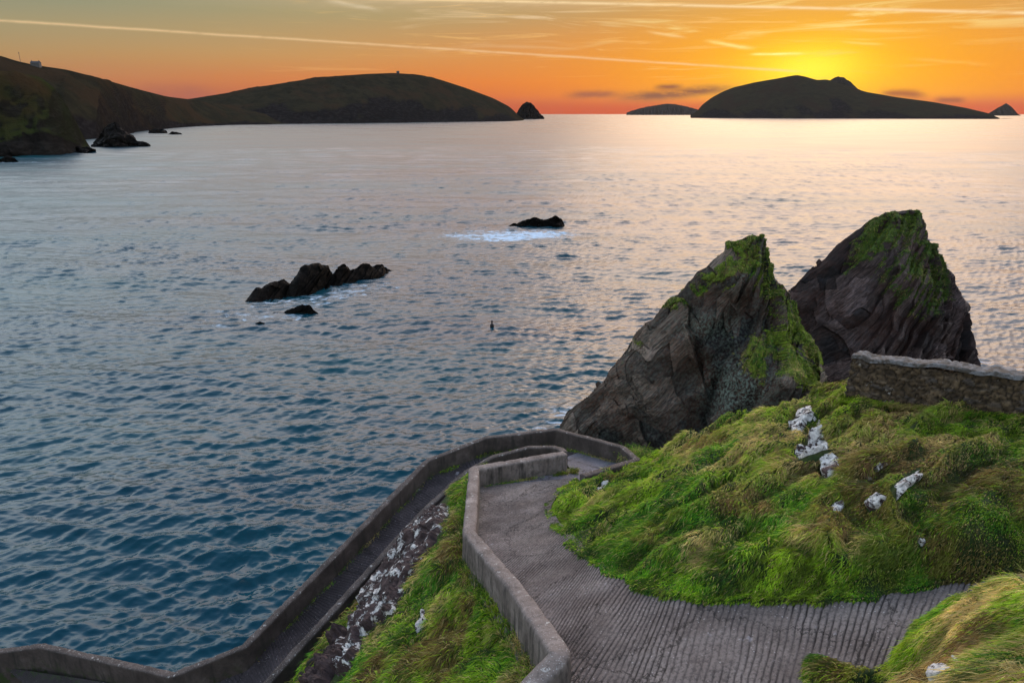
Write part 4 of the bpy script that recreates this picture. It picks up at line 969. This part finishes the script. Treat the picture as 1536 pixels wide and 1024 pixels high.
for i in range(84):
    lam = .55*math.exp(rw.random()*2.15) if i < 72 else 16+24*rw.random()             # .9 .. 16 m
    th = math.radians(-80+rw.normal()*(17 if lam > 3 else 26))       # travel direction: towards the viewer
    k_ = 2*math.pi/lam; kx, ky = k_*math.cos(th), k_*math.sin(th)
    a = .0108*lam**.93*(1 if i < 72 else .5)*(.6+.8*rw.random())
    fd = sstep(1.3, 2.6, lam/cellsz)
    q0 = rw.random()*6.28
    ph = kx*Xs+ky*Ys+q0+wa*math.sin(q0)*min(1, 6/lam)+wb*math.cos(q0)*min(1, 6/lam)
    c = np.cos(ph); sn = np.sin(ph); ae = a*fd*env[i % 4]
    Zs += ae*c; DX -= ae*sn*math.cos(th)*.55; DY -= ae*sn*math.sin(th)*.55
    unres += .5*(k_*a)**2*(1-fd**2)
Zs *= patch; Zs[~near] *= 0
foam = np.zeros_like(Xs)
def fo_(px, py, rx, ry, amp_):
    p = at_Y(px, py, sea_Y(py)); return amp_*np.exp(-(((Xs-p[0])/rx)**2+((Ys-p[1])/ry)**2))
foam += fo_(752, 355, 17, 13, .50)+fo_(705, 353, 14, 10, .40)+fo_(800, 352, 12, 8, .55)+fo_(830, 349, 9, 9, .35)+fo_(760, 358, 8, 5, .25)+fo_(435, 456, 8, 5, .45)+fo_(545, 430, 10, 5, .42)+fo_(500, 443, 8, 5, .5)+fo_(375, 470, 9, 4, .3)+fo_(450, 478, 7, 3, .3)+fo_(335, 485, 9, 4, .25)
foam += fo_(853, 625, 4, 5, .5)+fo_(845, 640, 5, 6, .4)+fo_(1000, 462, 6, 8, .2)+fo_(1470, 545, 5, 8, .5)+fo_(175, 224, 50, 12, .35)+fo_(60, 238, 70, 14, .35)+fo_(30, 244, 60, 12, .4)+fo_(240, 200, 60, 40, .3)+fo_(140, 216, 25, 30, .35)
V = np.stack([Xs+DX*near[:, None], Ys+DY*near[:, None], Zs], -1).reshape(-1, 3)
o = new_mesh('sea', V, grid_faces(nr, na), M_sea, attrs={'foam': foam.ravel(), 'rgh': np.sqrt(np.sqrt((.0001+unres.ravel()*.12*(.22+.78*np.exp(-R_.ravel()/700)))))}); tag(o, 'rippled Atlantic bay turning from teal to silver', kind='structure')

hm = bpy.data.materials.new('haze_air'); hm.use_nodes = True; ht = hm.node_tree; ht.nodes.clear()
ho = ht.nodes.new('ShaderNodeOutputMaterial'); hv = ht.nodes.new('ShaderNodeVolumePrincipled'); ht.links.new(hv.outputs[0], ho.inputs['Volume'])
hv.inputs['Color'].default_value = (.9, .9, .92, 1); hv.inputs['Density'].default_value = 0.3e-5; hv.inputs['Anisotropy'].default_value = .3
hm.cycles.homogeneous_volume = True
V, F = boxm(-24000, 24000, -400, 30500, -6, 560)
hz_ = new_mesh('haze', V, F, hm, smooth=False); tag(hz_, kind='stuff')

# ------------------------------------------------------------------ light, sky
SUN_D = raydir(1215, 103); SUN_D /= np.linalg.norm(SUN_D)
SUN_AZ = math.atan2(SUN_D[0], SUN_D[1])
W = bpy.data.worlds.new('World'); SC.world = W; W.use_nodes = True
t = NT(W.node_tree); bg = W.node_tree.nodes['Background']; outw = W.node_tree.nodes['World Output']
g = t.node('ShaderNodeTexCoord').outputs['Generated']
D = t.v('NORMALIZE', g)
sep = t.node('ShaderNodeSeparateXYZ'); t.put(sep.inputs[0], D); dx, dy, dz = sep.outputs
el = t.m('ARCSINE', dz); eld = t.m('MULTIPLY', el, 57.2958)
warp = t.noise(t.mapping(D, scale=(3, 3, 22)), 1.2, 4, .6)
eln = t.m('DIVIDE', t.m('ADD', eld, t.m('MULTIPLY', t.m('SUBTRACT', warp, .5), .7)), 90, clamp=True)
eln = t.m('POWER', eln, .5)
def E_(d): return math.sqrt(max(0, d)/90)
sky = t.ramp(eln, [(0, (.28, .045, .03)), (E_(.55), (.38, .055, .025)), (E_(1.2), (.60, .11, .028)), (E_(2.4), (.70, .20, .045)), (E_(4.2), (.60, .31, .10)), (E_(7), (.42, .34, .16)), (E_(11), (.80, .56, .38)), (E_(18), (2.3, 1.65, 1.4)), (E_(32), (3.2, 2.8, 2.8)), (E_(48), (1.6, 1.7, 2.0)), (E_(65), (.50, .66, 1.0)), (1, (.36, .52, .85))])
sund = t.v('DOT_PRODUCT', D, tuple(SUN_D), out=1); angs = t.m('MULTIPLY', t.m('ARCCOSINE', sund), 57.2958)
# horizontal angle from the sun
hd = t.node('ShaderNodeCombineXYZ'); t.put(hd.inputs[0], dx); t.put(hd.inputs[1], dy); hn = t.v('NORMALIZE', hd.outputs[0])
hz = t.v('DOT_PRODUCT', hn, (math.sin(SUN_AZ), math.cos(SUN_AZ), 0), out=1); azs = t.m('MULTIPLY', t.m('ARCCOSINE', hz), 57.2958)
lowmask = t.smooth(eld, 16, 6)
# far from the sun the low sky is duller and greener
c_l = t.ramp(eln, [(0, (.20, .075, .075)), (E_(.9), (.30, .10, .07)), (E_(2.0), (.44, .19, .09)), (E_(3.6), (.42, .27, .12)), (E_(5.6), (.34, .30, .17)), (E_(8), (.21, .27, .21)), (E_(12), (.62, .72, .70)), (E_(18), (2.0, 2.15, 2.2)), (E_(32), (2.2, 2.5, 2.8)), (E_(48), (.60, .85, 1.3)), (1, (.36, .52, .85))])
sky = t.mix(t.smooth(azs, 24, 68), sky, c_l)
sky = t.mix(t.m('MULTIPLY', t.smooth(azs, 80, 130), .45), sky, (.10, .13, .18))
# orange shoulder and yellow core
def gauss(x, s_): return t.m('EXPONENT', t.m('MULTIPLY', t.m('POWER', t.m('DIVIDE', x, s_), 2), -1))
ddz = t.m('SUBTRACT', eld, math.degrees(math.asin(SUN_D[2])))
ell = t.m('SQRT', t.m('ADD', t.m('POWER', t.m('DIVIDE', azs, 2.3), 2), t.m('POWER', ddz, 2)))
abovehz = t.smooth(eld, -.2, 1.2)
sky = t.mix(t.m('MULTIPLY', gauss(t.m('DIVIDE', azs, 1.0), 24), t.m('MULTIPLY', gauss(ddz, 4.2), .93)), sky, (.90, .22, .006))
sky = t.mix(t.m('MULTIPLY', gauss(ell, 5.6), t.m('MULTIPLY', abovehz, .85)), sky, (1.0, .47, .004))
sky = t.mix(t.m('MULTIPLY', gauss(ell, 1.9), t.m('MULTIPLY', abovehz, .8)), sky, (1.05, .74, .0))
sky = t.mix(t.m('MULTIPLY', gauss(ell, 1.2), .6), sky, (1.25, 1.0, .06))
# red band near the horizon
sky = t.mix(t.m('MULTIPLY', t.smooth(eld, 1.5, .2), t.m('MULTIPLY', t.smooth(azs, 38, 10), .9)), sky, (.60, .055, .010))
# thin high cloud, streaked; brighter near the sun
cv = t.mapping(D, rot=(0, .05, 0), scale=(2.2, 2.2, 26))
cn1 = t.noise(cv, 2.2, 8, .62, 1.2); cm = t.m('MULTIPLY', t.smooth(cn1, .50, .72), t.smooth(eld, 3.5, 7.5))
cm = t.m('MULTIPLY', cm, t.smooth(azs, 44, 12))
sky = t.mix(t.m('MULTIPLY', cm, t.smooth(eld, 20, 9)), sky, t.mix(t.smooth(ell, 10, 4), (.86, .62, .36), (1.0, .80, .28)))
wis = t.noise(t.mapping(D, rot=(0, .12, .3), scale=(3, 3, 60)), 2.2, 7, .65, .8)
sky = t.mix(t.m('MULTIPLY', t.m('MULTIPLY', t.smooth(wis, .55, .72), .45), t.m('MULTIPLY', t.smooth(eld, 1.6, 3), t.smooth(azs, 50, 20))), sky, (1.0, .60, .20))
def streak(p1, p2, w, colr, strength, fade1=None, wob=0, soft=None):
    """thin cloud or contrail along the great circle through two directions; ends given by the points"""
    a = raydir(*p1); b = raydir(*p2); a /= np.linalg.norm(a); b /= np.linalg.norm(b); n = np.cross(a, b); n /= np.linalg.norm(n)
    mid = (a+b); mid /= np.linalg.norm(mid); half = math.degrees(math.acos(a@b))/2
    along = np.cross(n, mid)
    global sky
    dn = t.m('MULTIPLY', t.m('ARCSINE', t.v('DOT_PRODUCT', D, tuple(n), out=1)), 57.2958)
    if wob: dn = t.m('ADD', dn, t.m('MULTIPLY', t.m('SUBTRACT', t.noise(t.mapping(D, scale=(9, 9, 9)), 1.5, 4, .6), .5), wob))
    al = t.m('ABSOLUTE', t.m('MULTIPLY', t.m('ARCSINE', t.v('DOT_PRODUCT', D, tuple(along), out=1)), 57.2958))
    f = t.m('MULTIPLY', gauss(dn, w), t.smooth(al, half, half*.6 if fade1 is None else half*fade1))
    f = t.m('MULTIPLY', f, t.m('MULTIPLY', t.smooth(t.v('DOT_PRODUCT', D, tuple(mid), out=1), 0, .1), strength))
    tex = t.smooth(t.noise(t.mapping(D, scale=(14, 14, 60)), 2.0, 6, .7), .30, .55)
    f = t.m('MULTIPLY', f, t.m('ADD', .45, t.m('MULTIPLY', tex, .55)))
    sky = t.mix(f, sky, colr)
streak((-300, 12), (1225, 109), .08, (.95, .64, .34), .55, .92, .12)
streak((520, -3), (1640, 22), .10, (1.0, .74, .40), .75, .9, .05)
streak((1050, 62), (1140, 74), .12, (1.0, .80, .25), .8, .3, .4)
streak((965, 46), (1035, 58), .10, (1.0, .68, .28), .6, .3, .3)
streak((1120, 82), (1212, 80), .08, (1.15, .95, .3), .95, .5, .1)
streak((1255, 62), (1335, 68), .08, (1.0, .66, .16), .6, .4, .3)
streak((1350, 88), (1500, 98), .10, (1.0, .5, .10), .5, .3, .4)
streak((480, -2), (580, 16), .14, (.80, .66, .44), .5, .3, .6)
# slate coloured clouds low over the horizon
streak((900, 149), (1135, 132), .36, (.17, .05, .04), .95, .3, .4)
streak((835, 144), (945, 140), .28, (.26, .06, .05), .8, .2, .25)
streak((975, 131), (1030, 130), .18, (.20, .05, .04), .9, .2, .15)
streak((1310, 138), (1400, 144), .28, (.30, .05, .02), .9, .3, .2)
streak((1395, 150), (1455, 151), .20, (.30, .05, .02), .9, .3, .15)
streak((190, 132), (340, 140), .45, (.30, .085, .08), .35, .2, .6)
sky = t.mix(t.smooth(eld, 0, -3), sky, (.05, .06, .07))
t.put(bg.inputs['Color'], sky); bg.inputs['Strength'].default_value = 1.0
nish = t.node('ShaderNodeTexSky', sky_type='NISHITA'); nish.sun_disc = False; nish.sun_elevation = math.radians(5); nish.sun_rotation = SUN_AZ
bg2 = t.node('ShaderNodeBackground'); t.put(bg2.inputs[0], nish.outputs[0]); bg2.inputs[1].default_value = .002
addn = t.node('ShaderNodeAddShader'); W.node_tree.links.new(bg.outputs[0], addn.inputs[0]); W.node_tree.links.new(bg2.outputs[0], addn.inputs[1]); W.node_tree.links.new(addn.outputs[0], outw.inputs[0])
W.cycles.sampling_method = 'MANUAL'; W.cycles.sample_map_resolution = 1024

sl = bpy.data.lights.new('sun', 'SUN'); sl.energy = .75; sl.angle = math.radians(36); sl.color = (1, .68, .42)
so = bpy.data.objects.new('sun', sl); COL.objects.link(so)
e = math.radians(21); d = Vector((math.sin(SUN_AZ)*math.cos(e), math.cos(SUN_AZ)*math.cos(e), math.sin(e)))
so.rotation_euler = d.to_track_quat('Z', 'Y').to_euler()

cam = bpy.data.cameras.new('camera'); cam.sensor_width = 36; cam.lens = 24; cam.clip_start = .1; cam.clip_end = 200000
co = bpy.data.objects.new('camera', cam); COL.objects.link(co); co.location = (0, 0, CAMZ); co.rotation_euler = (math.pi/2-PITCH, 0, 0)
SC.camera = co
SC.view_settings.view_transform = 'Standard'; SC.view_settings.look = 'None'; SC.view_settings.exposure = 0; SC.view_settings.gamma = 1
SC.cycles.max_bounces = 6; SC.cycles.diffuse_bounces = 3; SC.cycles.glossy_bounces = 3; SC.cycles.use_denoising = True
print('done', time.time()-T0)
